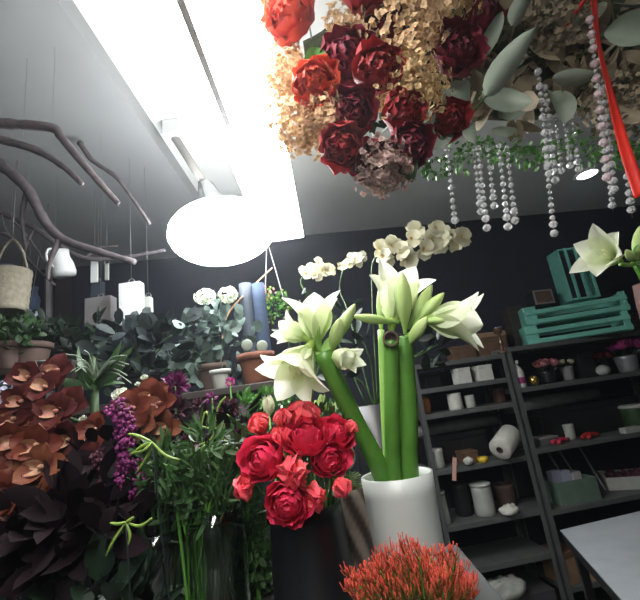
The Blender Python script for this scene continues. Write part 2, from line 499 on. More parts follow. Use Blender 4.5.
amaryllis_flower(Rr, at(619, 260, 1.07), at(597, 251, 1.02), 1.1, 44, spin=.4)
b = MB(True); b.tube(spline([rt, at(630, 265, 1.075), at(620, 264, 1.07)]), .006, 8); b.build('pedicel', 'stem_pale', Rr)
amaryllis_bud(Rr, rt, at(640, 226, 1.06), .014); amaryllis_bud(Rr, rt, at(626, 250, 1.05), .012)
b = MB(True)
for e in ((650, 240), (628, 246), (645, 285)): b.petal(TR(rt, at(*e, 1.05) - rt), .06, .03, 0, 40, t0=.4)
b.build('bract', 'leaf_bright', Rr)


# ------------------------------------------------------------------ ranunculus in the black vase
BV = at(307, 520, .80)
vase('vase', 'matte black cylinder vase filled with red ranunculus', 0, 0, .80, hollow(.074, .066, .178, .005), 'black_vase', x=BV.x)


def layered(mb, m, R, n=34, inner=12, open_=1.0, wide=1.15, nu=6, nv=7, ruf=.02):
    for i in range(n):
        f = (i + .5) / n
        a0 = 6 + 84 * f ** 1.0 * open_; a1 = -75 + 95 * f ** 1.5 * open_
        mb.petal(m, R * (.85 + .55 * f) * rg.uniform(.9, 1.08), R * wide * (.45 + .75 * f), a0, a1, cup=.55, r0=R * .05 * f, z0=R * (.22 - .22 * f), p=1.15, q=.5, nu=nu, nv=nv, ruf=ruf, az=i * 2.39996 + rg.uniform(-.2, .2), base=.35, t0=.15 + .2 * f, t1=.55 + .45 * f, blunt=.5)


def ranunculus(px, py, Y, R, face, label, bud=False, grp='red ranunculus in the black vase'):
    p = at(px, py, Y)
    base = V((BV.x + (p.x - BV.x) * .25, .80 + (p.y - .80) * .3, CZ + .02))
    o = thing('ranunculus', label, 'flower', base, grp)
    d = V(face).normalized()
    c = p - d * R * .55
    b = MB(True); R *= 1.18
    if bud:
        layered(b, TR(c, d), R * 1.25, 18, open_=.5, wide=1.3)
        b.build('bloom', 'ran_bud', o)
    else:
        layered(b, TR(c, d), R, 70, open_=1.0, ruf=.03, wide=.95)
        b.build('bloom', 'ran_red', o)
    b = MB(True)
    for k in range(5): b.petal(TR(c - d * R * .08, d), R * .9, R * .4, 80, 40, az=k * 1.257, nu=4, nv=2)
    b.build('sepals', 'leaf_bright', o)
    b = MB(True); mid = V((BV.x + (p.x - BV.x) * .55, .8 + (p.y - .8) * .5, CZ + .17))
    b.tube(spline([base, mid, c - d * .02, c]), .0026, 6); b.build('stem', 'stem_green', o)

RL = [
    (289, 502, .70, .036, (-.05, -1, .02), 'large red ranunculus facing out, lowest, in front of the black vase', 0),
    (266, 460, .73, .040, (-.3, -1, .25), 'widest red ranunculus at the left of the black vase bunch', 0),
    (262, 455, .78, .036, (-.6, -.6, .5), 'red ranunculus tucked behind the widest bloom at left', 0),
    (308, 440, .74, .040, (0, -.8, .6), 'pinkish red ranunculus at the middle top of the bunch', 0),
    (334, 436, .76, .034, (.4, -.8, .4), 'deep red ranunculus at upper right under the leaning amaryllis stem', 0),
    (327, 459, .74, .034, (.3, -1, .1), 'red ranunculus right of centre with a pale eye', 0),
    (294, 472, .70, .027, (0, -1, .1), 'half closed red ranunculus just above the lowest bloom', 1),
    (303, 423, .765, .032, (.1, -.5, .9), 'red ranunculus pointing up at the top of the bunch', 1),
    (261, 428, .765, .021, (-.3, -.4, .9), 'small coral ranunculus bud at top left of the bunch', 1),
    (284, 423, .75, .020, (0, -.4, .9), 'slim coral ranunculus bud at the top centre', 1),
    (247, 487, .72, .020, (-.4, -.9, .1), 'round red ranunculus bud hanging at lower left', 1),
    (310, 496, .715, .023, (.6, -.8, -.1), 'red ranunculus half hidden right of the lowest bloom', 1),
    (339, 484, .715, .018, (.4, -.7, -.5), 'drooping crimson ranunculus bud at lower right', 1),
    (350, 430, .76, .013, (.5, -.4, .8), 'tiny coral ranunculus bud against the leaning green stem', 1),
    (344, 455, .78, .016, (.7, -.7, .1), 'small crimson ranunculus bud beside the pale round pod', 1),
    (283, 441, .745, .022, (-.1, -.6, .8), 'red ranunculus behind the widest bloom, near the top', 1),
]
for r in RL: ranunculus(r[0], r[1], r[2], r[3], r[4], r[5], r[6])
g = thing('greenery_bunch', 'small leaved green sprigs among and left of the red ranunculus', 'greenery', (BV.x, .83, CZ + .01))
b = MB(True)
for c, r, n in (((300, 470), (.075, .03, .06), 120), ((255, 440), (.05, .04, .05), 110), ((315, 425), (.07, .03, .04), 110)):
    leaves(b, at(*c, .82), r, n, .020, .010)
b.build('foliage', 'leaf_green', g)
b = MB(True)
for k in range(9): b.tube(curve((BV.x + rg.uniform(-.03, .03), .83, CZ + .01), at(rg.uniform(250, 340), rg.uniform(430, 470), .82)), .0015, 5)
b.build('stem', 'stem_green', g)

# pale green tulip buds behind
for k, (px, py) in enumerate([(306, 402), (316, 410), (323, 404), (333, 412), (268, 405)]):
    p = at(px, py, .98)
    o = thing('tulip', ['cream green tulip bud just under the drooping amaryllis bloom', 'pale green tulip bud, second from left behind the ranunculus', 'cream tulip bud upright behind the ranunculus top', 'pale tulip bud touching the leaning amaryllis stem', 'small white tulip bud apart at the left above the coral buds'][k], 'flower', (p.x, .98, CZ), 'pale tulips behind the ranunculus')
    b = MB(True)
    for q in range(6): b.petal(TR(p - V((0, 0, .025)), (rg.uniform(-.2, .2), 0, 1)), .05, .024, 30, -25, cup=.5, az=q * 1.047, t0=.1)
    b.build('bloom', 'bud_green' if k < 4 else 'cream_flower', o)
    b = MB(True); b.tube([(p.x, .98, CZ), p - V((0, 0, .025))], .003, 6); b.build('stem', 'stem_pale', o)
    b = MB(True); b.petal(TR((p.x, .975, CZ + .06), (.1 - .2 * (k % 2), -.1, 1)), .14, .022, 0, 25, t0=.3); b.build('leaf', 'leaf_green', o)

# swirled vase, grass, pod
def twist(r, z, w):
    s = math.sin(7 * (w + z * 9)); return r * (1 + .04 * s), .5 + .5 * max(-1, min(1, s * 2.2))
SV = at(352, 520, .93)
pr = [(0, 0), (.03, 0)] + [(.03 + .017 * math.sin(i / 14 * 2.4), .002 + .168 * i / 14) for i in range(15)] + [(.034, .17), (.034, .15), (0, .15)]
vase('vase', 'dark striped swirl vase between the black vase and the white vase', 0, 0, .93, pr, 'swirl', x=SV.x, n=84, twist=twist)
o = thing('air_plant', 'tuft of fine curling grass on top of the swirl vase', 'plant', (SV.x, .93, CZ + .15))
b = MB(True)
for k in range(130):
    d = rdir(up=.3); s0 = V((SV.x, .93, CZ + .15)); e = s0 + V((d.x * .05, d.y * .04, abs(d.z) * .05 + .005))
    b.tube(spline([s0, s0.lerp(e, .5) + V((0, 0, .015)), e], 3), .0007, 3)
b.build('blades', 'grass', o)
p = at(346, 456, .90)
o = thing('seed_pod', 'pale round pod standing on a stalk right of the ranunculus', 'plant', (p.x, .9, CZ))
b = MB(True); b.ball(p, (.020, .020, .027), 10, 16); b.build('pod', 'pod', o)
b = MB(True); b.tube([(p.x, .9, CZ), p], .003); b.build('stem', 'stem_green', o)

# red sprigs in low pot in front
SP = V((.082, .655, CZ))
vase('pot', 'low dark pot under the coral red sprigs at the front', 0, 0, SP.y, hollow(.045, .05, .04, .004), 'counter_side', x=SP.x, cat='pot')
for i in range(60):
    u = (i + .5) / 60
    px = 348 + 127 * ((i * .618) % 1); py = 555 + 24 * abs((px - 415) / 65) ** 1.7 - 14 * rg.random() + 30 * ((i * .37) % 1)
    tip = at(px, py, rg.uniform(.62, .70))
    base = V((SP.x + (tip.x - SP.x) * .3, SP.y + (tip.y - SP.y) * .3, CZ + .008))
    o = thing('coral_sprig', 'thin coral red sprig in the front bunch before the white vase', 'flower', base, 'coral red sprigs at the front')
    b = MB(True); pth = spline([base, base.lerp(tip, .5) + V((0, 0, .01)), tip], 5)
    b.tube(pth, .0011, 4); b.build('stem', 'stem_green', o)
    b = MB(True)
    for k in range(34):
        q = .40 + .60 * (k / 33); pos = pth[min(len(pth) - 1, int(q * (len(pth) - 1)))].lerp(pth[min(len(pth) - 1, int(q * (len(pth) - 1)) + 1)], (q * (len(pth) - 1)) % 1)
        dd = (tip - base).normalized() + rdir() * .75
        L = .030 * (1.15 - .6 * q) * rg.uniform(.6, 1.3)
        b.tube([pos, pos + dd.normalized() * L * .6, pos + (dd + V((0, 0, .5))).normalized() * L], [.0005, .0006, .0009], 4, t=[max(0, q * 1.2 - .5), q * .8, 1.0])
    b.build('florets', 'coral', o)


# ------------------------------------------------------------------ foreground left: orchids and dark flowers
def orchid(parent, c, face, R, m, spin):
    mm = TR(c, face, spin)
    b = MB(True)
    for k, (a, w, l) in enumerate(((0, .62, 1.0), (72, .72, .95), (145, .6, .95), (215, .6, .95), (288, .72, .95))):
        b.petal(mm, R * l * .92, R * w * 1.12, 50 + rg.uniform(-14, 14), 92 + rg.uniform(-50, 30), cup=.3, az=math.radians(a + rg.uniform(-10, 10)), p=1.0, q=.5, nu=6, nv=4, ruf=.05, t0=.1, tp=.7)
    f = b.build('flower', m, parent)
    b = MB(True)
    b.petal(mm, R * .6, R * .5, 20, 95, cup=.9, az=math.radians(180), p=1.1, q=.5, nu=6, nv=5, ruf=.05)
    b.tube([mm @ V((0, 0, 0)), mm @ V((R * .08, 0, R * .2)), mm @ V((R * .05, 0, R * .3))], [R * .09, R * .1, R * .06], 7)
    b.build('lip', 'lip', f)


def orchid_spray(label, base, fl, m, Y):
    b0 = V((base[0], base[1], CZ))
    o = thing('orchid_spray', label, 'orchid', b0, 'copper orchid sprays at left')
    P = [at(*q[:2], Y + .03) for q in fl]
    b = MB(True); b.tube(spline([b0] + sorted(P, key=lambda p: p.z)), .0035, 6); b.build('stem', 'stem_dark', o)
    for i, q in enumerate(fl):
        orchid(o, at(q[0], q[1], Y + rg.uniform(-.03, .02)), (q[2], -1, q[3]), q[4] if len(q) > 4 else .052, m if len(q) < 6 else q[5], rg.uniform(-.4, .4))

orchid_spray('copper orchid spray at the far left edge, lowest blooms', (-.55, .74), [(16, 440, .2, 0), (42, 468, .1, .2, .055, 'orchid_peach'), (8, 492, .3, -.1), (45, 496, .3, .4, .05, 'orchid_peach'), (36, 446, .3, .1), (20, 470, .2, .3), (12, 515, .3, .3)], 'orchid_copper', .78)
orchid_spray('plum brown orchid spray at far left, upper blooms below the brown pot', (-.62, .90), [(22, 402, .2, .1), (46, 388, .1, .3), (28, 378, .3, .2), (44, 424, .2, 0, .05, 'orchid_copper'), (14, 420, .2, .2), (58, 372, .1, .3)], 'orchid_plum', .9)
orchid_spray('dark copper orchid spray below the green fern leaves', (-.47, .84), [(74, 405, .1, .2), (96, 430, 0, .2, .045, 'orchid_copper'), (68, 440, .2, 0), (92, 462, .1, 0), (56, 412, .2, .1), (70, 476, .2, .1)], 'orchid_plum', .84)
orchid_spray('bright copper orchid spray between the hanging amaranth and the celosia', (-.36, .86), [(150, 398, .1, .2), (142, 424, -.1, .3, .05, 'orchid_peach'), (166, 428, -.2, .1, .05, 'orchid_peach'), (160, 404, 0, .2), (133, 410, .1, .2)], 'orchid_copper', .86)


def tassel(name, label, cat, pts, r, n, m, base, Y, grp=None):
    P = spline([at(*q, Y) for q in pts], 6)
    o = thing(name, label, cat, base, grp)
    b = MB(True); b.tube(spline([V(base), P[0] + V((0, .02, -.03)), P[0]]), .003, 6); b.build('stem', 'stem_green', o)
    b = MB(True)
    for k in range(n):
        q = rg.random() * (len(P) - 1); i = int(q); c = P[i].lerp(P[min(i + 1, len(P) - 1)], q - i)
        d = rdir() * r * rg.uniform(.5, 1.05) * (1 - .45 * (q / (len(P) - 1)))
        b.ball(c + d, rg.uniform(.003, .0055), 3, 5)
    b.build('flower', m, o)

tassel('amaranth', 'hanging magenta amaranth tassel left of the yellow green curls', 'flower', [(118, 408), (124, 425), (126, 455), (122, 484)], .022, 420, 'magenta', (-.42, .8, CZ), .77)
tassel('amaranth', 'short magenta amaranth tip low beside the yellow green curls', 'flower', [(136, 468), (142, 482), (134, 494)], .02, 160, 'magenta', (-.38, .8, CZ), .77)
tassel('amaranth', 'thin dark amaranth strand hanging among the copper orchids', 'flower', [(100, 455), (108, 475), (104, 500)], .024, 260, 'burgundy', (-.46, .83, CZ), .80)


def pompon(label, px, py, Y, R, m, n=120, cap=None, grp='dark pompon flowers'):
    p = at(px, py, Y); base = V((p.x, Y, CZ))
    o = thing('pompon_flower', label, 'flower', base, grp)
    b = MB(True); b.tube([base, p], .0025, 6); b.build('stem', 'stem_green', o)
    b = MB(True)
    for k in range(n):
        d = rdir(up=.15); b.petal(TR(p + d * R * .35, d, rg.random() * 6), R * rg.uniform(.6, .8), R * .22, 0, 20, nu=3, nv=2, t0=.5)
    b.build('bloom', m, o)
    return o, p

pompon('round magenta celosia head above the copper orchids, centre left', 175, 386, .92, .033, 'magenta', 170)
pompon('dark plum bloom directly below the magenta celosia head', 176, 412, .92, .036, 'burgundy', 170)
pompon('small violet flower right of the dark plum bloom', 212, 398, 1.0, .018, 'magenta', 70)
pompon('tiny pink flower in front of the terracotta pot', 230, 382, 1.01, .014, 'hot_pink', 60)
pompon('dark burgundy bloom left of the coral ranunculus bud', 228, 410, .95, .030, 'burgundy', 150)
pompon('dark burgundy bloom below the other, left of the ranunculus', 236, 440, .92, .028, 'burgundy', 150)
pompon('deep purple bloom low among green stems, left of the red blooms', 186, 448, .85, .028, 'burgundy', 150)
pompon('deep purple bloom low and beside the red ranunculus leaves', 212, 458, .85, .026, 'burgundy', 150)
pompon('purple brown bloom between the celosia and the light grey pot', 200, 408, 1.0, .026, 'burgundy', 120)

# white blooms
def white_bloom(label, px, py, Y, R, base=CZ, n=14):
    p = at(px, py, Y); o = thing('white_flower', label, 'flower', (p.x, Y, base), 'small white flowers')
    b = MB(True); b.tube([(p.x, Y, base), p], .0022, 6); b.build('stem', 'stem_green', o)
    b = MB(True); layered(b, TR(p, (.1, -.8, .5)), R, n, ruf=.05); b.build('bloom', 'white_flower', o)
white_bloom('ruffled white flower left of the copper orchids by the hanging amaranth', 122, 398, .93, .021, n=18)
white_bloom('small white flower above the ruffled one', 145, 379, 1.01, .011)
white_bloom('tiny white flower near the fern tips', 138, 385, 1.01, .008)
white_bloom('little white flower at the heart of the dark copper orchids', 84, 420, .86, .009)

# curly yellow green leaves
def blades(name, label, cat, root, segs, w, m, grp=None):
    o = thing(name, label, cat, root, grp)
    b = MB(True); c = segs[0][0]
    b.tube(spline([V(root), V(c)]), .0014, 6); b.build('stem', 'leaf_black', o)
    b = MB(True)
    for s in segs: b.tube(spline(s, 6), [w * (1 - .6 * abs(2 * i / (6 * (len(s) - 1)) - 1) ** 2) for i in range(6 * (len(s) - 1) + 1)], 5)
    b.build('leaves', m, o)
Y = .71
h = at(152, 442, Y)
blades('spider_flower', 'curling yellow green petals right of the hanging amaranth tassel', 'flower', (h.x, Y + .06, CZ), [[h, at(138, 436, Y), at(128, 434, Y)], [h, at(142, 446, Y), at(130, 456, Y)], [h, at(144, 450, Y - .01), at(130, 454, Y)], [h, at(148, 455, Y), at(137, 472, Y)], [h, at(165, 455, Y), at(180, 460, Y)]], .0028, 'leaf_yellow')
h = at(126, 522, .68)
blades('spider_flower', 'bright green star of narrow bracts low among the dark foliage', 'flower', (h.x, .70, CZ), [[h, at(118, 524, .675), at(110, 523, .675)], [h, at(130, 520, .675), at(134, 517, .675)], [h, at(130, 535, .675), at(128, 545, .675)], [h, at(140, 526, .675), at(152, 518, .675)], [h, at(114, 540, .675), at(106, 556, .675)]], .0026, 'leaf_yellow')
h = at(215, 430, .9)
blades('spider_flower', 'loose pale green curls left of the red ranunculus', 'flower', (h.x, .9, CZ), [[h, at(206, 412, .9), at(202, 425, .9)], [h, at(224, 424, .9), at(222, 442, .9)], [h, at(232, 446, .9), at(240, 448, .9)], [h, at(195, 426, .9), at(183, 434, .9)], [h, at(226, 415, .9), at(232, 422, .9)], [h, at(210, 440, .9), at(196, 446, .9)], [h, at(218, 408, .9), at(226, 396, .9)]], .0026, 'leaf_yellow')

# dark foliage bunches
def bunch(name, label, cat, spots, m, L, W, n, Y, base=CZ, rad=(.05, .04, .05), grp=None, p=.9, q=.75, up=.4, sm='stem_dark', bend=25):
    P = [at(*s, Y) for s in spots]
    c0 = sum((q_ for q_ in P), V((0, 0, 0))) / len(P)
    o = thing(name, label, cat, (c0.x, Y, base), grp)
    b = MB(True)
    for c in P: leaves(b, c, rad, n, L, W, up=up, p=p, q=q, bend=bend)
    b.build('foliage', m, o)
    b = MB(True)
    for c in P:
        b.tube(spline([V((c0.x + rg.uniform(-.02, .02), Y + rg.uniform(-.01, .01), base)), c0.lerp(c, .6) - V((0, 0, .02)), c]), .0028, 6)
    b.build('stem', sm, o)
    return o
bunch('dark_foliage', 'nearly black plum leaves massed at the lower left under the orchids', 'foliage', [(20, 545), (50, 525), (75, 510), (95, 500), (110, 530), (60, 555), (30, 520)], 'leaf_plum', .07, .032, 34, .76)
bunch('dark_foliage', 'dark plum leaves behind the hanging amaranth tassel', 'foliage', [(90, 480), (110, 455), (130, 500), (150, 475), (140, 515), (112, 490)], 'leaf_plum', .06, .028, 26, .84)
bunch('dark_foliage', 'dark plum leaves rising between the orchids and the ranunculus', 'foliage', [(195, 430), (170, 450), (225, 440), (180, 470), (240, 420), (215, 470)], 'leaf_plum', .045, .02, 22, .93, rad=(.035, .03, .04))
bunch('broad_leaves', 'broad green leaves at the bottom left corner', 'foliage', [(20, 615), (60, 608), (95, 612), (120, 608), (140, 618)], 'leaf_dark', .07, .04, 10, .74)
bunch('greenery_bunch', 'feathery mid green sprigs left of the black vase', 'greenery', [(245, 515), (255, 540), (235, 490), (225, 470), (258, 565), (248, 580), (250, 470)], 'leaf_mid', .02, .011, 95, .86, rad=(.035, .03, .04), sm='stem_green')
bunch('greenery_bunch', 'soft green sprigs over the tall glass vase, left of the ranunculus', 'greenery', [(205, 445), (190, 470), (215, 480), (165, 480), (180, 500), (160, 465), (220, 505), (200, 495)], 'leaf_mid', .035, .008, 60, .775, rad=(.035, .03, .045), sm='stem_green')
bunch('greenery_bunch', 'light green sprigs behind the ranunculus under the drooping bloom', 'greenery', [(255, 415), (285, 405), (300, 415), (340, 415), (265, 400), (325, 425), (245, 405)], 'leaf_bright', .022, .010, 55, 1.0, rad=(.035, .02, .03), sm='stem_green')

# glass vases with stems and water
def glass_vase(label, px, Y, r, h, nst, grp='clear glass vases on the counter'):
    p = at(px, 560, Y)
    o = thing('glass_vase', label, 'vase', (p.x, Y, CZ), grp)
    b = MB(); b.lathe(hollow(r, r * 1.05, h, .004), 28); b.build('glass', 'glass', o)
    b = MB(); b.lathe([(0, .006), (r - .006, .006), (r - .005, h * .30), (0, h * .30)], 24); b.build('water', 'water', o)
    for k in range(nst):
        a = k * 2.4; rr = r * .7 * math.sqrt((k + .5) / nst)
        s = thing('cut_stem', 'green cut stem standing in ' + grp_word[label], 'stem', (p.x + rr * math.cos(a) * .7, Y + rr * math.sin(a) * .7, CZ + .008), 'stems in ' + grp_word[label])
        b = MB(); b.tube(spline([(0, 0, 0), (rr * .15 * math.cos(a + 1), rr * .15 * math.sin(a + 1), h * .5), (rr * .3 * math.cos(a), rr * .3 * math.sin(a), h * 1.15), (rr * 1.1 * math.cos(a + .5), rr * .9 * math.sin(a + .5), h * 1.55)]), .0032, 7); b.build('stalk', 'stem_dark', s)
        b = MB(); b.petal(Matrix.Translation((0, 0, h * .55)) @ orient((math.cos(a) * .3, math.sin(a) * .3, 1)), h * .5, .014, 5, 25, t0=.4); b.build('leaf', 'leaf_dark', s)
grp_word = {'clear glass cylinder vase with green stems left of the black vase': 'the clear vase left of the black vase',
            'dim glass vase of stems below the yellow green curls': 'the dim vase below the yellow green curls',
            'small glass vase low beside the black vase': 'the small vase beside the black vase'}
L3 = list(grp_word)
glass_vase(L3[0], 218, .80, .052, .19, 13)
glass_vase(L3[1], 158, .80, .050, .17, 9)
glass_vase(L3[2], 257, .93, .036, .13, 5)


# ------------------------------------------------------------------ middle left: plant shelves and potted plants
def plank_shelf(label, x0, x1, y0, y1_, zs):
    o = thing('plant_shelf', label, 'shelf', ((x0 + x1) / 2, (y0 + y1_) / 2, 0))
    for z in zs:
        b = MB(True); b.box((x0, y0, z - .025), (x1, y1_, z)); b.build('board', 'dark_wood', o, .003)
    for x in (x0, x1 - .03):
        for y in (y0, y1_ - .03):
            b = MB(True); b.box((x, y, 0), (x + .03, y + .03, zs[0] - .025)); b.build('leg', 'dark_wood', o)
    return o
ZR, ZLs = 1.70, 1.90
plank_shelf('dark plant shelf carrying the terracotta pot, behind the counter', -.95, -.18, 1.42, 1.85, (ZR, 1.2, .6))
plank_shelf('taller dark plant shelf at far left carrying the brown trough', -2.2, -1.0, 1.55, 2.0, (ZLs, 1.35, .7))


def pot(label, x, y, z, r, h, m, cat='pot', grp='plant pots'):
    o = thing('plant_pot', label, cat, (x, y, z), grp)
    b = MB(); b.lathe(hollow(r * .75, r, h * .82, .006) , 26); b.build('body', m, o)
    b = MB(); b.lathe([(r * .99, h * .78), (r * 1.1, h * .78), (r * 1.12, h), (r * .98, h), (r * .96, h * .78)], 26); b.build('rim', m, o)
    b = MB(); b.ball((0, 0, h * .78), (r * .95, r * .95, .01), 4, 18); b.build('soil', 'soil', o)
    return o
pp = at(258, 378, 1.55); pot('terracotta pot behind the drooping amaryllis bloom', pp.x, 1.55, ZR, .065, .12, 'terracotta')
pp2 = at(222, 386, 1.5); pot('small light grey pot left of the terracotta pot', pp2.x, 1.49, ZR, .035, .07, 'off_white')
pp3 = at(20, 362, 1.62); pot('wide brown pot on the shelf at far left above the orchids', pp3.x, 1.66, ZLs, .085, .11, 'brown_pot')

def plant(name, label, px, Y, zb, spots, m, L, W, n, rad, p=.9, q=.75, up=.4, stems='stem_dark', potm='brown_pot', r=.06, hpot=.11, bend=25, cat='plant', pot_label=None):
    c = at(px, 350, Y)
    if pot_label: pot(pot_label, c.x, Y, zb, r, hpot, potm)
    z0 = zb + (hpot * .78 if pot_label else .0)
    P = [at(*s, Y) for s in spots]
    o = thing(name, label, cat, (c.x, Y, z0))
    b = MB(True)
    for k in P: leaves(b, k, rad, n, L, W, up=up, p=p, q=q, bend=bend)
    b.build('foliage', m, o)
    b = MB(True)
    for k in P: b.tube(spline([V((c.x, Y, z0)), V((c.x, Y, z0)).lerp(k, .5) + V((rg.uniform(-.02, .02), 0, .03)), k]), .004, 6)
    b.build('stem', stems, o)

plant('rubber_plant', 'dark rubber plant with rounded leaves in front of the white tag', 140, 1.55, ZR, [(125, 340), (153, 335), (140, 355), (165, 345), (118, 352), (172, 335), (150, 370), (135, 333)], 'leaf_black', .075, .05, 14, (.09, .08, .07), p=1.1, q=.5, pot_label='black pot hidden under the dark rubber plant', potm='black_plastic')
plant('eucalyptus_plant', 'hazy grey green eucalyptus below the glaring lamp', 210, 1.62, ZR, [(195, 330), (215, 320), (200, 355), (225, 345), (185, 350), (210, 375), (232, 330)], 'euc', .05, .045, 26, (.09, .07, .08), p=1.1, q=.45, pot_label='brown pot under the grey green eucalyptus')
plant('dark_shrub', 'dark leafy shrub at far left behind the brown pot', 60, 1.86, ZLs, [(20, 335), (45, 330), (70, 335), (95, 330), (10, 325), (85, 350), (55, 350), (30, 352)], 'leaf_dark', .07, .03, 26, (.12, .08, .07), pot_label='dark pot under the leafy shrub at far left', potm='black_plastic')
plant('dark_shrub', 'dark low shrub between the fern and the eucalyptus', 160, 1.78, ZR, [(120, 360), (150, 375), (175, 370), (190, 385), (110, 375), (235, 375)], 'leaf_dark', .06, .03, 24, (.10, .06, .06), pot_label='dark pot under the low shrub by the eucalyptus', potm='black_plastic', r=.05)
plant('trailing_plant', 'green trailing plant with pale flowers at the far left edge', 8, 1.58, ZLs, [(5, 330), (18, 340), (4, 345), (22, 330)], 'leaf_green', .035, .022, 40, (.07, .05, .05), pot_label='small pot holding the pale flowered trailing plant', r=.045)

# fern with arching leaves
fz = at(95, 378, 1.2)
fo = thing('fern', 'arching strap leaved green fern above the dark orchids', 'plant', (fz.x, 1.2, 1.25 + .2))
b = MB(True)
for (px, py, w) in ((62, 362, .03), (70, 378, .03), (78, 352, .028), (95, 346, .03), (104, 350, .028), (116, 346, .028), (126, 362, .03), (132, 376, .03), (110, 362, .03), (60, 392, .028), (118, 388, .03), (86, 362, .03), (100, 392, .03), (75, 395, .028), (130, 350, .025)):
    e = at(px, py, 1.2 + rg.uniform(-.1, .06)); d = e - fz
    b.petal(TR(fz - V((0, 0, .03)), d + V((0, 0, .06)), rg.random() * 6), d.length * 1.15, w, 0, 35, cup=.3, nu=8, nv=2, t0=.5)
b.build('leaves', 'leaf_green', fo)
b = MB(True)
for k in range(12):
    s0 = fz; e = at(rg.uniform(60, 132), rg.uniform(350, 392), 1.14)
    b.tube(spline([s0, s0.lerp(e, .5) + V((0, 0, .025)), e], 4), .0022, 4)
b.build('flower_stalks', 'silver_leaf', fo)
b = MB(True); b.tube([(fz.x, 1.2, 1.45), fz], .012, 7); b.build('stem', 'stem_dark', fo)
fp = vase('plant_pot', 'dark tall pot carrying the strap leaved fern', 0, 0, 1.2, hollow(.05, .06, .45, .006), 'black_vase', base=1.0, x=fz.x, cat='pot')
tb = thing('side_table', 'low dark side table under the fern pot behind the counter', 'table', (fz.x, 1.2, 0))
b = MB(True); b.box((fz.x - .15, 1.06, .97), (fz.x + .15, 1.34, 1.0)); b.build('top', 'dark_wood', tb)
for dx in (-.12, .12):
    for dy in (-.11, .11):
        b = MB(True); b.box((fz.x + dx - .015, 1.2 + dy - .015, 0), (fz.x + dx + .015, 1.2 + dy + .015, .97)); b.build('leg', 'dark_wood', tb)

# twin round eucalyptus coins and coloured flowers
for k, (px, py) in enumerate(((247, 345), (262, 346))):
    p = at(px, py, 1.5)
    o = thing('eucalyptus_sprig', ['round grey green eucalyptus disc above the terracotta pot, left one', 'round grey green eucalyptus disc above the terracotta pot, right one'][k], 'foliage', (p.x, 1.55, ZR + .1), 'twin round eucalyptus leaves')
    b = MB(True); b.ball(p, (.022, .004, .022), 8, 16); b.build('leaf', 'silver_leaf', o)
    b = MB(True); b.tube(spline([(p.x + (.01 if k == 0 else -.01), 1.55, ZR + .1), p + V((0, .01, -.03)), p]), .002, 5); b.build('stem', 'stem_dark', o)

# ------------------------------------------------------------------ hanging things, upper left
def hang(px, py, Y): return at(px, py, Y)
def cord(parent, p, top=3.0):
    b = MB(True); b.tube([p, (p.x, p.y, top)], .001, 4); b.build('cord', 'wire', parent)

p = at(8, 312, 1.75); w0 = at(24, 290, 1.75)
bk = thing('hanging_basket', 'beige woven basket hanging at the left edge with a blue cloth in it', 'basket', (p.x, 1.75, p.z), None)
b = MB(); prof = [(0, 0), (.07, 0)] + [(.075 + .012 * i / 12 + .0025 * (i % 2), .2 * i / 12) for i in range(13)] + [(.082, .2), (.076, .19), (.07, .02), (0, .02)]
b.lathe(prof, 30); b.build('body', 'wicker', bk)
b = MB()
b.tube(spline([(-.082, 0, .19), (-.05, 0, .30), (0, 0, .36), (.05, 0, .30), (.082, 0, .19)], 6), .006, 7); b.build('handle', 'wicker', bk)
b = MB(); b.tube([(0, 0, .36), (0, 0, 3.0 - p.z)], .002, 4); b.build('cord', 'wire', bk)
o = MB(); o.ball((0, 0, 0), (.055, .055, .045), 10, 16)
for i, q in enumerate(o.v): q += V((0, 0, .02)) * noise.noise(q * 30) * 1.2
o = o.build('cloth', 'blue_cloth'); o.location = (p.x - .02, 1.75, p.z + .195); tag(o, 'crumpled blue cloth in the beige basket at left edge', 'cloth')

# white pitcher
p = at(65, 276, 1.95)
pi = thing('pitcher', 'white enamel pitcher hanging below the driftwood at upper left', 'pitcher', (p.x, 1.95, p.z))
b = MB(); b.lathe([(0, 0), (.052, 0), (.058, .02), (.055, .06), (.045, .10), (.050, .135), (.045, .135), (.04, .10), (.05, .06), (.05, .01), (0, .01)], 26, Matrix.Rotation(-.25, 4, 'Y')); b.build('body', 'bright_white', pi)
b = MB(); b.tube(spline([(-.045, -.02, .13), (-.085, -.02, .125), (-.09, -.02, .07), (-.055, -.02, .03)], 5), .006, 7); b.build('handle', 'bright_white', pi)
cord(pi, V((p.x - .05, 1.95, p.z + .13))); pi.rotation_euler = (0, 0, .9)

def tagcard(name, label, cat, px0, py0, px1, py1, Y, m, th=.02, parts=True, grp=None):
    a = at(px0, py0, Y); c = at(px1, py1, Y)
    cx = (a.x + c.x) / 2
    o = thing(name, label, cat, (cx, Y, c.z), grp)
    w = abs(c.x - a.x) / 2; h_ = a.z - c.z
    b = MB(); b.box((-w, -th / 2, 0), (w, th / 2, h_)); b.build('panel', m, o, .003)
    b = MB(); b.tube([(0, 0, h_ - .004), (0, 0, 3.0 - c.z)], .001, 4); b.build('cord', 'wire', o)
    b = MB(); b.tube(spline([(-.015, 0, h_), (-.01, 0, h_ + .02), (.01, 0, h_ + .02), (.015, 0, h_)], 4), .003, 5); b.build('hook', 'wire', o)
    return o
tagcard('hanging_box', 'bright white tall box hanging behind the dark rubber plant', 'box', 121, 285, 143, 323, 1.85, 'bright_white', .05)
tagcard('hanging_box', 'small pale box just right of the bright white tall one', 'box', 145, 298, 152, 312, 1.95, 'off_white', .04)
tagcard('hanging_bag', 'grey brown bag hanging left of the bright white box', 'bag', 88, 300, 114, 324, 1.95, 'grey_card', .06)
tagcard('hanging_tag', 'narrow white tag right of the white pitcher', 'tag', 91, 261, 98, 282, 2.1, 'bright_white', .012)
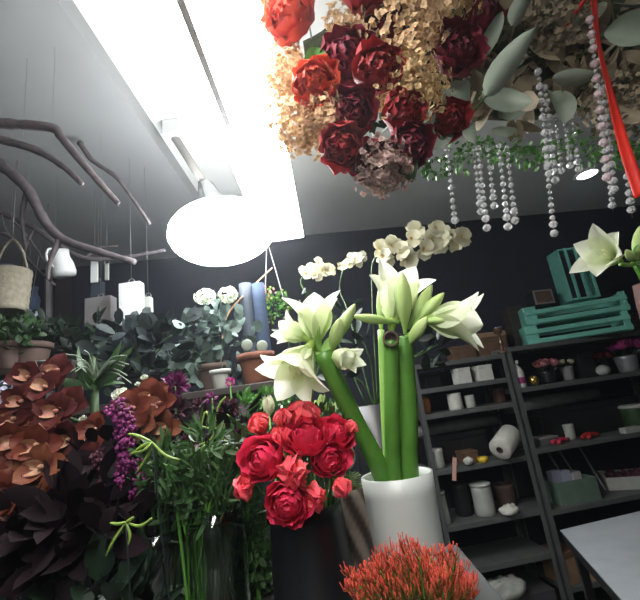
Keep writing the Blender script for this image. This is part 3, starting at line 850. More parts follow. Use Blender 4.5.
tagcard('hanging_tag', 'pale slim tag next to the narrow white one', 'tag', 105, 264, 109, 280, 2.1, 'off_white', .012)
tagcard('hanging_bag', 'pale blue grey bag under the narrow white tag', 'bag', 92, 283, 104, 300, 2.15, 'blue_grey', .03)
o = MB(); o.ball((0, 0, 0), (.06, .05, .085), 12, 18)
for q in o.v: q += q.normalized() * .025 * noise.noise(q * 25)
p = at(28, 300, 2.1); rt_ = thing('cloth_bundle', 'blue cloth bundle hanging right of the beige basket', 'cloth', (p.x, 2.1, p.z)); o.build('cloth', 'blue_cloth', rt_)
b = MB(); b.tube([(0, 0, .08), (0, 0, 3.0 - p.z)], .001, 4); b.build('cord', 'wire', rt_)
o = MB(); o.ball((0, 0, 0), (.06, .05, .09), 12, 18)
for q in o.v: q += q.normalized() * .025 * noise.noise(q * 25)
p = at(28, 326, 2.05); rt_ = thing('cloth_bundle', 'pale blue cloth bundle just above the far left shrub', 'cloth', (p.x, 2.05, p.z)); o.build('cloth', 'pale_blue', rt_)
b = MB(); b.tube([(0, 0, .08), (0, .12, 3.0 - p.z)], .002, 4); b.build('cord', 'wire', rt_)

# leaning planks at the left, standing on the floor against the back wall
for k, (xa_, xb_, m, lab) in enumerate(((62, 80, 'leaf_plum', 'dark plum plank leaning at upper left behind the hanging bags'), (54, 66, 'grey_card', 'grey plank leaning just left of the dark plum plank'))):
    t_ = at(xa_, 268, 2.5); e_ = at(xb_, 335, 2.35)
    d = (t_ - e_); s0 = e_ + d * ((-e_.z) / d.z); 
    s0 = V((e_.x + .05, 2.3, 0))
    ax = (t_ - s0).normalized(); wd = .05
    mm = TR(s0, ax)
    o = MB(); o.box((-wd, -.012, 0), (wd, .012, (t_ - s0).length)); pl = o.build('plank', m); pl.matrix_world = TR(s0, ax)
    tag(pl, lab, 'plank')

# driftwood
def drift(label, pts, r, Y, tw=()):
    P = [at(q[0], q[1], Y + (q[2] if len(q) > 2 else 0)) for q in pts]
    o = thing('driftwood_branch', label, 'branch', P[0], 'driftwood under the ceiling')
    S = spline(P, 5); n = len(S)
    b = MB(True); b.tube(S, [r * (1 - .55 * i / (n - 1)) * (1 + .25 * noise.noise(V((i * .9, r * 99, 0)))) for i in range(n)], 9); b.build('limb', 'branch', o)
    for q in tw:
        Q = [at(x, y, Y) for x, y in q]; b = MB(True); b.tube(spline(Q, 4), [r * .5 * (1 - .7 * i / (4 * (len(Q) - 1))) for i in range(4 * (len(Q) - 1) + 1)], 6); b.build('twig', 'branch', o)
    c = S[n // 3]; b = MB(True); b.tube([c, (c.x, c.y, 3.0)], .0008, 4); b.build('cord', 'wire', o)
Yd = 1.55
drift('highest driftwood branch bending down towards the lamp', [(-25, 124), (10, 124), (52, 128), (62, 138), (80, 160), (100, 183), (118, 203)], .020, 1.17)
drift('second driftwood branch just below the highest one at left', [(-20, 135), (10, 142), (40, 152), (65, 168), (82, 184)], .018, 1.2)
drift('thin forked driftwood branch closest to the ceiling bracket', [(80, 143), (92, 160), (115, 176), (130, 195), (150, 224)], .014, Yd + .1)
drift('thick driftwood branch running from the left edge down to the pitcher', [(-20, 150), (5, 168), (28, 190), (45, 222), (65, 240), (100, 252), (135, 262)], .030, Yd + .12, [[(28, 190), (22, 215), (26, 250)], [(60, 238), (50, 262), (48, 280)]])
drift('dark crossing driftwood branch behind the white pitcher', [(-15, 205), (10, 216), (35, 228), (60, 246), (85, 258), (120, 258), (165, 250)], .020, Yd + .5, [[(10, 216), (30, 240), (45, 262)], [(35, 228), (25, 250), (22, 285)], [(85, 258), (100, 248), (118, 246)]])
drift('thin dark twig at left edge above the beige basket', [(-10, 232), (10, 236), (30, 262), (55, 285)], .012, Yd + .45, [[(10, 236), (4, 225), (0, 205)]])

# hanging flower basket, stick, drape by the lamp
p = at(274, 305, 2.3)
o = thing('hanging_planter', 'hanging planter of tiny pink and yellow green flowers under the lamp', 'planter', (p.x, 2.3, p.z))
b = MB(True); leaves(b, p, (.085, .05, .10), 170, .03, .016); b.build('foliage', 'leaf_bright', o)
b = MB(True)
for k in range(46):
    d = rdir(); b.ball(p + V((d.x * .09, d.y * .06, d.z * .11)), rg.uniform(.005, .009), 4, 6)
b.build('blossoms', 'leaf_yellow', o)
b = MB(True)
for k in range(26):
    d = rdir(); b.ball(p + V((d.x * .07 - .05, d.y * .05 - .01, d.z * .04 + .08)), rg.uniform(.006, .011), 4, 6)
b.build('blossoms', 'pink', o)
for dx in (-.05, .06):
    b = MB(True); b.tube([p + V((dx, 0, .04)), (p.x + .0, 2.3, p.z + .42)], .003, 5); b.build('hanger', 'white_metal', o)
b = MB(True); b.tube([(p.x, 2.3, p.z + .42), (p.x, 2.3, H)], .002, 5); b.build('cord', 'wire', o)
a_ = at(272, 268, 1.85); c_ = at(226, 318, 1.7)
o = thing('bare_twig', 'thin pale twig slanting up from the eucalyptus to the lamp', 'twig', (c_.x - .02, 1.62, ZR + .09))
b = MB(True); b.tube(spline([V((c_.x - .02, 1.62, ZR + .09)), c_, c_.lerp(a_, .5) + V((0, 0, .01)), a_]), .0045, 6); b.build('stalk', 'tan_wood', o)
# wrapping rolls
for k, (x0_, m, lab) in enumerate(((239, 'blue_grey', 'blue grey paper roll standing behind the terracotta pot'), (252, 'blue_cloth', 'darker blue paper roll right of the blue grey one'))):
    q = at(x0_, 312, 1.78)
    o = MB(); hh = at(x0_, 285, 1.78).z - ZR; o.lathe(hollow(.03, .03, hh, .006), 20, Matrix.Rotation(0, 4, 'Y')); o = o.build('paper_roll', m); o.location = (q.x + .04, 1.78, ZR); tag(o, lab, 'paper roll')
# pale hydrangea-like flower and bluish flowers
def cluster(mb, c, R, n, fl, half=None, jit=.0):
    for k in range(n):
        z = 1 - 2 * (k + .5) / n; a = k * 2.39996; d = V((math.sqrt(1 - z * z) * math.cos(a), math.sqrt(1 - z * z) * math.sin(a), z))
        d = (d + rdir() * .18).normalized(); pos = V(c) + V((d.x * R[0], d.y * R[1], d.z * R[2])) * (rg.uniform(.82, 1.05) + jit * (rg.uniform(-1, .6) + noise.noise(V(c) * 9 + d * 2.2)))
        d = (d + rdir() * jit * 2.5).normalized()
        mm = TR(pos, d, rg.random() * 6)
        for j in range(4): mb.petal(mm, fl, fl * .95, 50, 95, cup=.3, az=j * PI / 2 + rg.uniform(-.2, .2), p=1.15, q=.5, nu=3, nv=2, ruf=.06, t0=.2)
p = at(205, 297, 1.7)
o = thing('potted_hydrangea', 'pale bluish white flower heads among leaves right below the lamp', 'flower', (p.x, 1.7, ZR))
b = MB(True); cluster(b, p, (.045, .04, .03), 40, .014); cluster(b, at(228, 295, 1.72), (.04, .04, .035), 40, .014); b.build('bloom', 'white_flower', o)
b = MB(True); b.tube(spline([V((p.x + .03, 1.7, ZR)), V((p.x, 1.7, ZR + .15)), p]), .004); b.tube(spline([V((p.x + .03, 1.7, ZR)), V((p.x + .05, 1.7, ZR + .15)), at(228, 295, 1.72)]), .004); b.build('stem', 'stem_dark', o)
p = at(5, 398, 1.05)
o = thing('blue_flower', 'pale blue speckled flower spike at the left edge beside plum orchids', 'flower', (p.x, 1.0, CZ))
b = MB(True); cluster(b, p, (.02, .02, .05), 46, .009); b.build('bloom', 'pale_blue', o)
b = MB(True); b.tube(spline([V((p.x, 1.0, CZ)), p]), .003); b.build('stem', 'stem_green', o)
p = at(43, 356, 1.58)
o = MB(); o.lathe([(0, 0), (.03, 0), (.055, .008), (.06, .012), (.05, .012), (0, .004)], 24); o = o.build('saucer', 'off_white'); o.location = (p.x, 1.6, ZLs); tag(o, 'pale saucer beside the wide brown pot at far left', 'saucer')

# ------------------------------------------------------------------ white orchid sprays (centre)
def phal(parent, c, face, R, spin):
    mm = TR(c, face, spin); b = MB(True)
    for a, w, l in ((0, .6, .9), (125, .6, .9), (235, .6, .9)): b.petal(mm, R * l, R * w, 70, 95, cup=.1, az=math.radians(a), nu=4, nv=3, q=.6, t0=.3)
    for a in (75, 285): b.petal(mm, R, R * 1.15, 70, 80, cup=.15, az=math.radians(a), nu=4, nv=4, p=1.0, q=.5, z0=.002, t0=.3)
    f = b.build('blossom', 'cream_flower', parent)
    b = MB(True); b.petal(mm, R * .45, R * .35, 20, 90, cup=.8, az=PI, nu=4, nv=3); b.build('lip', 'hyd_gold', f)
def phal_spray(label, pts, fl, Y, R, basex, basez, by, m=None):
    P = [at(*q, Y) for q in pts]
    b0 = V((basex, by, basez))
    o = thing('moth_orchid', label, 'orchid', b0, 'white moth orchid sprays')
    b = MB(True); b.tube(spline([b0, b0.lerp(P[0], .6) + V((0, .02, .08))] + P, 6), .004, 6); b.build('stem', 'stem_dark', o)
    for q in fl:
        phal(o, at(q[0], q[1], Y - .02 + rg.uniform(-.03, .02)), (rg.uniform(-.5, .5), -1, rg.uniform(-.3, .4)), R * rg.uniform(1.05, 1.3), rg.uniform(-.6, .6))
        if R > .03 or len(o.children) < 14:
            phal(o, at(q[0] + rg.uniform(-5, 5), q[1] + rg.uniform(-6, 6), Y + rg.uniform(-.06, .05)), (rg.uniform(-.9, .9), -1, rg.uniform(-.6, .6)), R * rg.uniform(.9, 1.2), rg.uniform(-.6, .6))
opot = V((.16, 1.55, 1.2))
phal_spray('widest white orchid spray, arching along the dark wall below the crystals', [(375, 258), (400, 246), (430, 240), (468, 238)], [(380, 250), (392, 246), (402, 252), (412, 240), (415, 232), (424, 250), (432, 240), (440, 246), (446, 236), (454, 244), (461, 238), (436, 230), (408, 258), (385, 258)], 1.6, .042, opot.x, 1.57, 1.55)
phal_spray('middle small white orchid spray against the dark wall', [(340, 290), (344, 268), (352, 261), (366, 255)], [(344, 266), (350, 263), (356, 259), (362, 257)], 1.75, .026, opot.x - .02, 1.57, 1.56)
phal_spray('left small white orchid spray just right of the lamp', [(304, 290), (302, 278), (316, 271), (330, 270)], [(305, 273), (311, 270), (317, 269), (323, 271), (328, 270), (314, 274)], 1.75, .028, opot.x - .04, 1.57, 1.57)
vase('plant_pot', 'dark tall planter holding the white orchid sprays, behind the amaryllis', 0, 0, 1.56, hollow(.075, .09, 1.57, .01), 'black_plastic', base=0, x=opot.x - .02, cat='planter')
plant('leafy_plant', 'dark green strap leaves behind the amaryllis stems', 366, 1.56, 1.56, [(425, 350), (438, 345), (360, 335), (345, 375), (415, 340)], 'leaf_dark', .09, .035, 7, (.05, .04, .05))
plant('leafy_plant', 'small mid green leaves above the drooping bloom, under the left orchid spray', 300, 1.7, 1.56, [(287, 335), (300, 300), (345, 310)], 'leaf_dark', .05, .025, 10, (.05, .04, .05))

# ------------------------------------------------------------------ hanging dried flower arrangement
GY = .86
fr = thing('flower_garland', 'mossy garland body hanging from the ceiling and carrying the dried flowers', 'frame', (.42, .98, 2.5))
b = MB(True)
def gf(u, v):
    a = 2 * PI * v; r = .075 * math.sin(PI * min(1, max(0, u * .96 + .02))) ** .4
    c = at(306 + 410 * u, 62 - 45 * u + 14 * math.sin(u * 3), 1.04)
    n_ = 1 + .3 * noise.noise(V((u * 14, math.cos(a) * 2, math.sin(a) * 2)))
    return c + V((0, math.cos(a) * r * n_, math.sin(a) * r * 2.9 * n_)), 1.0
b.grid(gf, 40, 18, None, True, True); b.build('moss', 'moss', fr)
b = MB(True)
for q in ((315, 60), (420, 40), (530, 30), (640, 10)):
    c = at(*q, 1.02); b.tube([c, (c.x, c.y, H)], .003, 5)
b.build('suspension_wire', 'wire', fr)
b = MB(True)
for x in range(306, 700, 14):
    c = at(x, 100 - .10 * (x - 285) + rg.uniform(-25, 25), .98 + rg.uniform(-.04, .05)); leaves(b, c, (.05, .03, .05), 16, .05, .022, up=0)
b.build('foliage', 'leaf_dark', fr)
b = MB(True)
for k in range(46):
    c = at(rg.uniform(470, 690), rg.uniform(-20, 125), rg.uniform(.90, .97)); leaves(b, c, (.04, .03, .04), 6, .085, .045, up=-.1, q=.6)
b.build('dried_leaves', 'dry_leaf', fr)
b = MB(True)
for k in range(7):
    c = at(rg.uniform(480, 690), rg.uniform(-20, 130), rg.uniform(.89, .95)); leaves(b, c, (.05, .03, .04), 3, .09, .05, up=-.1, q=.55)
b.build('silver_leaves', 'silver_leaf', fr)
b = MB(True)
for x in range(405, 660, 9):
    top = at(x, (150 if x > 460 else 160) + rg.uniform(-10, 8), .95); leaves(b, top, (.025, .03, .028), 26, .016, .010, up=-.4, p=1.1, q=.5, nu=3)
b.build('fringe', 'leaf_bright', fr)


def hang_stem(o, p):
    c = V((p.x, 1.02, p.z + .11))
    b = MB(True); b.tube([p, p.lerp(c, .5), c], .003, 5); b.build('stem', 'stem_dark', o)

def hyd(label, px, py, Y, R, m, n=85, fl=.022):
    p = at(px, py, Y); o = thing('dried_hydrangea', label, 'dried flower', p, 'dried hydrangea heads overhead')
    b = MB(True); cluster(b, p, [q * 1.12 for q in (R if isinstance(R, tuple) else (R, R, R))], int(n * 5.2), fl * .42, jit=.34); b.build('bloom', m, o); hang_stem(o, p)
hyd('beige dried hydrangea at the top left corner of the hanging flowers', 272, 12, .82, .055, 'hyd_beige', 60)
hyd('beige dried hydrangea halfway down the left edge, beside the light', 290, 78, .84, (.05, .05, .065), 'hyd_beige', 80)
hyd('beige dried hydrangea lowest on the left edge of the hanging flowers', 300, 124, .84, (.055, .05, .07), 'hyd_beige', 90)
hyd('beige dried hydrangea right of the lowest left one, over dark roses', 328, 118, .80, .05, 'hyd_beige', 80)
hyd('small beige dried hydrangea cluster near top centre beside the orange rose', 345, 28, .80, (.05, .04, .065), 'hyd_beige', 50, .018)
hyd('largest golden hydrangea cluster at top centre', 405, 28, .80, (.095, .07, .10), 'hyd_beige', 170)
hyd('golden hydrangea cluster hanging below the largest one', 408, 88, .80, (.075, .06, .07), 'hyd_gold', 110)
hyd('golden hydrangea cluster right of the largest one, at the top', 448, 8, .86, (.07, .06, .06), 'hyd_gold', 90)
hyd('taupe faded hydrangea at the bottom centre of the hanging flowers', 384, 168, .82, (.055, .05, .05), 'hyd_taupe', 90)
hyd('brown dried hydrangea at the upper right behind the red ribbon', 620, 100, .90, (.08, .06, .07), 'dry_leaf', 90)
hyd('brown dried hydrangea at top right between silver leaves', 560, 30, .92, (.09, .06, .08), 'dry_leaf', 90)


def rose(label, px, py, Y, R, m, face):
    p = at(px, py, Y); o = thing('rose', label, 'flower', p, 'red roses in the hanging flowers')
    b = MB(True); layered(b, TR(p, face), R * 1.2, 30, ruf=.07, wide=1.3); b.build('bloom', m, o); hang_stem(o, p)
for r in ((298, 33, .82, .066, 'rose_orange', (-.4, -1, -.1), 'largest orange red rose at upper left of the hanging flowers'),
          (318, 92, .80, .055, 'rose_orange', (-.2, -1, -.3), 'orange tipped rose under the bright green leaf'),
          (345, 70, .84, .07, 'rose_dark', (0, -1, -.3), 'dark wine rose right of the bright green leaf'),
          (372, 80, .80, .058, 'rose_red', (.1, -1, -.3), 'crimson rose left of the golden hydrangea'),
          (378, 38, .86, .06, 'rose_dark', (0, -1, -.2), 'dark red rose tucked left of the largest hydrangea'),
          (362, 8, .80, .055, 'rose_red', (0, -1, -.2), 'red rose cut by the top of the photo'),
          (350, 118, .82, .055, 'rose_dark', (0, -1, -.5), 'wine rose right of the lower beige hydrangea'),
          (342, 148, .82, .05, 'rose_red', (-.2, -1, -.6), 'red rose at the lowest left of the hanging flowers'),
          (362, 158, .84, .045, 'rose_dark', (-.1, -1, -.8), 'wine rose between the lowest red rose and the taupe hydrangea'),
          (402, 150, .85, .055, 'rose_dark', (.1, -1, -.6), 'dark rose right of the taupe hydrangea'),
          (398, 118, .82, .05, 'rose_red', (.1, -1, -.4), 'red rose under the hanging golden hydrangea'),
          (448, 66, .86, .065, 'rose_dark', (.1, -1, -.2), 'full dark red rose right of the golden hydrangeas'),
          (442, 124, .88, .05, 'rose_red', (.1, -1, -.5), 'red rose behind the two round silver leaves'),
          (475, 30, .92, .06, 'rose_dark', (.1, -1, -.1), 'shaded red rose left of the long silver leaves')):
    rose(r[6], r[0], r[1], r[2], r[3], r[4], r[5])


def bigleaf(label, a, c, Y, W, m, name='silver_leaf', bend=15, q=.7, tilt=0, grp='large silver leaves overhead'):
    A_, C__ = at(*a, Y), at(*c, Y - .03)
    d = C__ - A_
    o = thing(name, label, 'leaf', A_, grp)
    b = MB(True); spin = 0
    mm = TR(A_, d)
    # turn the blade to face the room
    best = max(range(24), key=lambda k: abs((mm @ Matrix.Rotation(k * PI / 12, 4, 'Z') @ V((1, 0, 0)) - A_).dot(V((.0, -1, -.6)))))
    b.petal(mm @ Matrix.Rotation(best * PI / 12 + tilt, 4, 'Z'), d.length * 1.02, W, -bend * .5, bend, cup=.5, p=.85, q=q, nu=9, nv=6, t0=.6, base=.1)
    b.build('blade', m, o)
    b = MB(True); b.tube([A_, A_.lerp(V((A_.x, 1.0, A_.z + .05)), .5), V((A_.x, 1.0, A_.z + .05))], .0025, 5); b.build('stem', 'stem_dark', o)
bigleaf('long pale silver leaf slanting across the dark gap, largest', (486, 96), (530, 32), .78, .058, 'silver_leaf')
bigleaf('shaded silver leaf lying below the largest slanting one', (482, 92), (532, 104), .84, .055, 'silver_leaf')
bigleaf('thin silver leaf left of the largest one, pointing up', (474, 66), (506, 8), .84, .038, 'silver_leaf')
bigleaf('small silver leaf at the top edge right of the rose', (512, 26), (530, -12), .82, .045, 'silver_leaf')
bigleaf('grey silver leaf pointing left among crystal strands', (598, 74), (548, 80), .84, .04, 'silver_leaf')
bigleaf('broad silver leaf right of the red ribbon at top', (604, 34), (665, 26), .80, .075, 'silver_leaf')
bigleaf('round silver leaf beside the dark red rose', (470, 82), (448, 118), .86, .085, 'silver_leaf', q=.5)
bigleaf('round silver leaf above the leftmost crystal strand', (446, 122), (421, 146), .86, .075, 'silver_leaf', q=.5)
bigleaf('hanging silver leaf over the middle crystal strands', (474, 122), (472, 146), .86, .045, 'silver_leaf', q=.5)
bigleaf('rounded silver leaf hanging behind the sparkling large bead strand', (552, 92), (566, 120), .9, .07, 'silver_leaf', q=.5)
bigleaf('bright green leaf beside the orange red rose', (318, 48), (310, 84), .78, .05, 'leaf_bright', name='green_leaf', bend=10)
bigleaf('dark green leaf low beside the dark rose', (402, 158), (412, 180), .84, .05, 'leaf_green', name='green_leaf')
bigleaf('dry brown leaf at the right edge under the broad silver leaf', (608, 60), (655, 84), .92, .08, 'dry_leaf', name='dry_leaf')
bigleaf('dry brown leaf at the top between the ribbon and silver leaves', (560, 10), (596, 44), .92, .08, 'dry_leaf', name='dry_leaf')
bigleaf('dry brown leaf at top centre right, darkest', (536, 20), (556, 66), .94, .07, 'dry_leaf', name='dry_leaf')
bigleaf('dry curled leaf at the right edge beside the crystals', (606, 96), (650, 122), .88, .06, 'dry_leaf', name='dry_leaf')

# crystal strands: two shared bead meshes
def gem(m, r):
    b = MB(); n = 8
    rings = [(0, r), (.62 * r, .72 * r), (r, .05 * r), (.75 * r, -.55 * r), (0, -r)]
    vs = [(0, 0, r)]; fs = []
    for rr, z in rings[1:4]:
        for k in range(n): vs.append((rr * math.cos(2 * PI * k / n), rr * math.sin(2 * PI * k / n), z))
    vs.append((0, 0, -r))
    for k in range(n):
        k2 = (k + 1) % n
        fs.append([0, 1 + k, 1 + k2])
        for q in range(2): fs.append([1 + q * n + k, 1 + (q + 1) * n + k, 1 + (q + 1) * n + k2, 1 + q * n + k2])
        fs.append([1 + 2 * n + k, 25, 1 + 2 * n + k2])
    b.add(vs, fs, smooth=False)
    o = b.build('bead', m); me = o.data; bpy.data.objects.remove(o); return me
G1, G2, G3, GP = gem('crystal', .0048), gem('crystal', .0066), gem('crystal', .0095), gem('crystal_pink', .0105)
def strand(label, px, y0, y1_, Y, big=False, pink=False, slant=8, grp='crystal strands overhead'):
    t_ = at(px, y0, Y); e_ = at(px + (y1_ - y0) * .11, y1_, Y)
    L = (t_ - e_).length
    o = thing('crystal_strand', label, 'crystal strand', t_, grp)
    b = MB(); b.tube([(0, 1.03 - Y, .17), (0, .4 * (1.03 - Y), .06), (0, 0, 0), (0, 0, -L)], .0006, 3); b.build('wire', 'wire', o); o.rotation_euler = (0, math.atan2(t_.x - e_.x, t_.z - e_.z), 0)
    z = 0; k = 0
    while z < L:
        last = L - z < (.03 if not big else .05)
        me = (GP if pink else G3) if big and k % 2 == 0 else (G3 if last else (G2 if (k % 3 == 0 or z > L * .6) else G1))
        c = bpy.data.objects.new('bead', me); COL.objects.link(c); c.parent = o
        c.location = (0, 0, -z); c.rotation_euler = (0, rg.uniform(-.2, .2), rg.random() * 6)
        z += (.0215 if big else (.0225 if last else .0165)); k += 1
for s in ((447, 150, 228, .84, 0, 0, 'crystal strand furthest left, hanging alone by the silver leaf'),
          (474, 150, 214, .90, 0, 0, 'short crystal strand second from left, half in shadow'),
          (478, 148, 228, .84, 0, 0, 'long crystal strand third from left ending at the dark wall'),
          (488, 150, 208, .90, 0, 0, 'crystal strand fourth from left behind the long ones'),
          (499, 146, 229, .83, 0, 0, 'long crystal strand fifth from left, lowest of its cluster'),
          (507, 148, 223, .85, 0, 0, 'crystal strand sixth from left at the right of its cluster'),
          (538, 72, 178, .83, 1, 0, 'sparkling large bead strand over the dark foliage'),
          (545, 88, 186, .86, 1, 0, 'large bead strand just right of the sparkling one'),
          (545, 150, 236, .88, 0, 0, 'long thin crystal strand below the large bead strands'),
          (556, 120, 176, .92, 0, 0, 'crystal strand left of the downlight'),
          (564, 108, 166, .92, 0, 0, 'crystal strand above the downlight, left of two'),
          (573, 118, 170, .94, 0, 0, 'crystal strand above the downlight, right of two'),
          (590, 20, 186, .80, 1, 1, 'pink tinted large bead strand left of the red ribbon'),
          (600, 60, 196, .86, 1, 0, 'large clear bead strand between the pink one and the ribbon'),
          (604, 130, 212, .92, 0, 0, 'crystal strand right of the downlight, below the ribbon'),
          (626, 160, 218, .86, 1, 0, 'large bead strand at the right edge under the ribbon end')):
    strand(s[6], s[0], s[1], s[2], s[3], s[4], s[5])

# ribbon
R_ = spline([at(593, -12, .80), at(598, 40, .80), at(611, 95, .79), at(624, 145, .78), at(641, 196, .77)], 8)
o = thing('ribbon', 'bright red ribbon hanging down at the upper right', 'ribbon', R_[0])
b = MB(True); n = len(R_) - 1
def rf(u, v):
    p = R_[int(round(u * n))]; w = .012 + .004 * u; a = .5 * math.sin(u * 5)
    return p + V((math.cos(a), math.sin(a) * .8, .15)) * w * (v - .5) * 1.6 + V((0, 1, 0)) * .003 * math.sin(v * 3), 1.0
b.grid(rf, n, 4); s_ = b.build('band', 'ribbon', o); sm = s_.modifiers.new('thick', 'SOLIDIFY'); sm.thickness = .0008
b = MB(True); b.ball(R_[0] + V((0, 0, .0)), (.016, .012, .012)); b.tube([R_[0], R_[0] + V((0, .24, .02))], .005); b.build('knot', 'ribbon', o)

# ------------------------------------------------------------------ metal shelving and what stands on it
SROT = math.radians(8)
SA = V((.60, 3.0, 0)); ux = V((math.cos(SROT), math.sin(SROT), 0)); uy = V((-math.sin(SROT), math.cos(SROT), 0))
def S(u, v, z): return SA + ux * u + uy * v + V((0, 0, z))
SM = Matrix.Rotation(SROT, 4, 'Z')
def unit(label, u0, u1, zs, top):
    o = thing('shelving_unit', label, 'shelf', S((u0 + u1) / 2, 0, 0))
    base = o.location
    mm = Matrix.Translation(S(0, 0, 0)) @ SM
    for z in zs:
        b = MB(True); b.box((u0 + .002, .002, z - .035), (u1 - .002, .38, z - .028 + .028), mm); b.build('shelf_board', 'shelf_metal', o, .003)
    for x, sx in ((u0, 1), (u1, -1)):
        for y, sy in ((0, 1), (.382, -1)):
            b = MB(True)
            b.box((min(x, x + sx * .034), min(y, y + sy * .003), 0), (max(x, x + sx * .034), max(y, y + sy * .003), top), mm)
            b.box((min(x, x + sx * .003), min(y, y + sy * .034), 0), (max(x, x + sx * .003), max(y, y + sy * .034), top), mm)
            b.build('post', 'shelf_metal', o)
    return o
Z1 = (1.78, 1.60, 1.42, 1.045, .69, .42)
Z2 = (1.82, 1.51, 1.075, .67, .20)
unit('dark grey metal shelving unit behind the amaryllis, left one', 0, .745, Z1, 1.782)
unit('dark grey metal shelving unit under the teal crates, right one', .765, 2.10, Z2, 1.822)

def on(px, py, v, z):
    """a point on a shelf at height z: along the unit from the pixel, v metres behind its front"""
    best = None
    for k in range(0, 260):
        u = -.1 + k * .01; q = S(u, v, z); w = CAM_R.transposed() @ (q - CAM_P); x = 320 + F * w.x / -w.z
        if best is None or abs(x - px) < best[0]: best = (abs(x - px), q)
    return best[1]
def put(mb, name, m, label, cat, p, rot=SROT, grp=None, bev=0):
    o = mb.build(name, m, None, bev); o.location = p; o.rotation_euler = (0, 0, rot); return tag(o, label, cat, grp)

def boxat(label, px, z, w, h_, d, m, v=.1, name='box', cat='box', rot=0, grp=None, lid=None):
    p = on(px, 0, v + d / 2, z)
    o = thing(name, label, cat, p, grp); o.rotation_euler = (0, 0, SROT + rot)
    b = MB(); b.box((-w / 2, -d / 2, 0), (w / 2, d / 2, h_ * .8)); b.build('body', m, o, .004)
    b = MB(); b.box((-w / 2 - .003, -d / 2 - .003, h_ * .8), (w / 2 + .003, d / 2 + .003, h_)); b.build('lid', lid or m, o, .004)
    return o
def canat(label, px, z, r0, r1, h_, m, v=.1, name='canister', cat='canister', lid=None, grp=None, bulge=0):
    p = on(px, 0, v + r1, z)
    o = thing(name, label, cat, p, grp)
    b = MB(); b.lathe(hollow(r0, r1, h_, .004, bulge=bulge), 26); b.build('body', m, o)
    if lid:
        b = MB(); b.lathe([(0, h_ + .012), (r1 * .9, h_ + .012), (r1 * 1.04, h_ + .006), (r1 * 1.04, h_ - .01), (0, h_ - .01)], 26); b.build('lid', lid, o)
    return o
# left unit, row below the top
boxat('white cube box on the second shelf, left of two', 463, Z1[1], .105, .115, .11, 'paper_white', .02, grp='white cube boxes')
boxat('white cube box on the second shelf, right of two', 484, Z1[1], .115, .115, .11, 'paper_white', .02, grp='white cube boxes')
canat('copper speckled jar on the third shelf beside the amaryllis stem', 426, Z1[2], .042, .048, .12, 'copper', .05, name='jar', cat='jar', bulge=.008)
canat('white candle on the third shelf, taller of two', 457, Z1[2], .052, .052, .12, 'paper_white', .03, name='candle', cat='candle', grp='white candles')
canat('white candle on the third shelf, shorter of two', 471, Z1[2], .036, .036, .09, 'off_white', .05, name='candle', cat='candle', grp='white candles')
canat('dark jar at the right of the third shelf, left unit', 500, Z1[2], .05, .05, .12, 'dark_glass', .15, name='jar', cat='jar')
boxat('dark box at the left of the second shelf behind the amaryllis stem', 432, Z1[1], .12, .11, .12, 'black_plastic', .2)
boxat('dark box at the right of the second shelf, left unit', 502, Z1[1], .08, .12, .12, 'black_plastic', .15)
# long film rolls
def roll(label, u0, u1, v, z, r, m, name='film_roll'):
    o = thing(name, label, 'roll', S(u0, v, z)); o.rotation_euler = (0, 0, SROT)
    L = u1 - u0
    b = MB(); b.tube([(0, 0, r), (L, 0, r)], r, 20); b.build('film', m, o)
    b = MB(); b.tube([(-.02, 0, r), (L + .02, 0, r)], r * .35, 12); b.build('core', 'tan_wood', o)
    return o
boxat('black flat box under the long film roll, left unit', 455, Z1[3], .5, .2, .16, 'black_plastic', .2)
boxat('black flat box under the long film roll, right unit', 590, Z2[2], .9, .24, .16, 'black_plastic', .2)
rz1 = Z1[3] + .2
roll('long shiny film roll lying on a black box, left unit', .02, .70, .28, rz1, .045, 'plastic_film')
roll('long shiny film roll lying on a black box, right unit', .80, 1.62, .28, Z2[2] + .24, .055, 'plastic_film')
# 4th shelf
canat('white mug on the fourth shelf beside the amaryllis vase', 438, Z1[3], .055, .055, .13, 'off_white', .03, name='mug', cat='mug')
p = on(452, 0, .0, Z1[3])
o = thing('paper_tag', 'pink paper tag hanging over the fourth shelf edge', 'tag', p + V((0, -.006, -.06))); o.rotation_euler = (0, .25, SROT)
b = MB(); b.box((-.014, -.002, -.02), (.014, .002, .13)); b.build('card', 'pink_tag', o); b = MB(); b.tube([(0, -.001, .115), (.004, .03, .14)], .002, 5); b.build('string', 'wire', o)
p = on(508, 0, .02, Z1[3])
o = thing('paper_roll', 'white paper towel roll lying end on at the fourth shelf edge', 'paper roll', p + V((0, 0, .070))); o.rotation_euler = (0, 0, SROT)
mm = TR((-.07, -.05, .0), (.78, .52, .34)); b = MB(); b.lathe([(.024, 0), (.072, 0), (.078, .01), (.078, .22), (.07, .235), (.024, .235), (.024, 0)], 28, mm); b.build('paper', 'paper_white', o)
b = MB(); b.lathe([(.020, -.003), (.024, -.003), (.024, .238), (.020, .238), (.020, -.003)], 20, mm); b.build('core', 'brown_pot', o)
boxat('brown box on the fourth shelf beside yellow tape', 468, Z1[3], .12, .08, .12, 'brown_wood', .06)
p = on(483, 0, .03, Z1[3]); b = MB(); b.lathe([(.022, 0), (.036, 0), (.036, .035), (.022, .035), (.022, 0)], 22); put(b, 'tape_roll', 'yellow', 'yellow tape roll on the fourth shelf', 'tape', p)
o = MB(); o.ball((0, 0, .028), (.035, .03, .028), 8, 14)
for q in o.v: q += q.normalized() * .012 * noise.noise(q * 60); q.z = max(q.z, 0.0)
put(o, 'crumpled_paper', 'paper_white', 'small crumpled paper before the brown box', 'paper', on(470, 0, .0, Z1[3]))
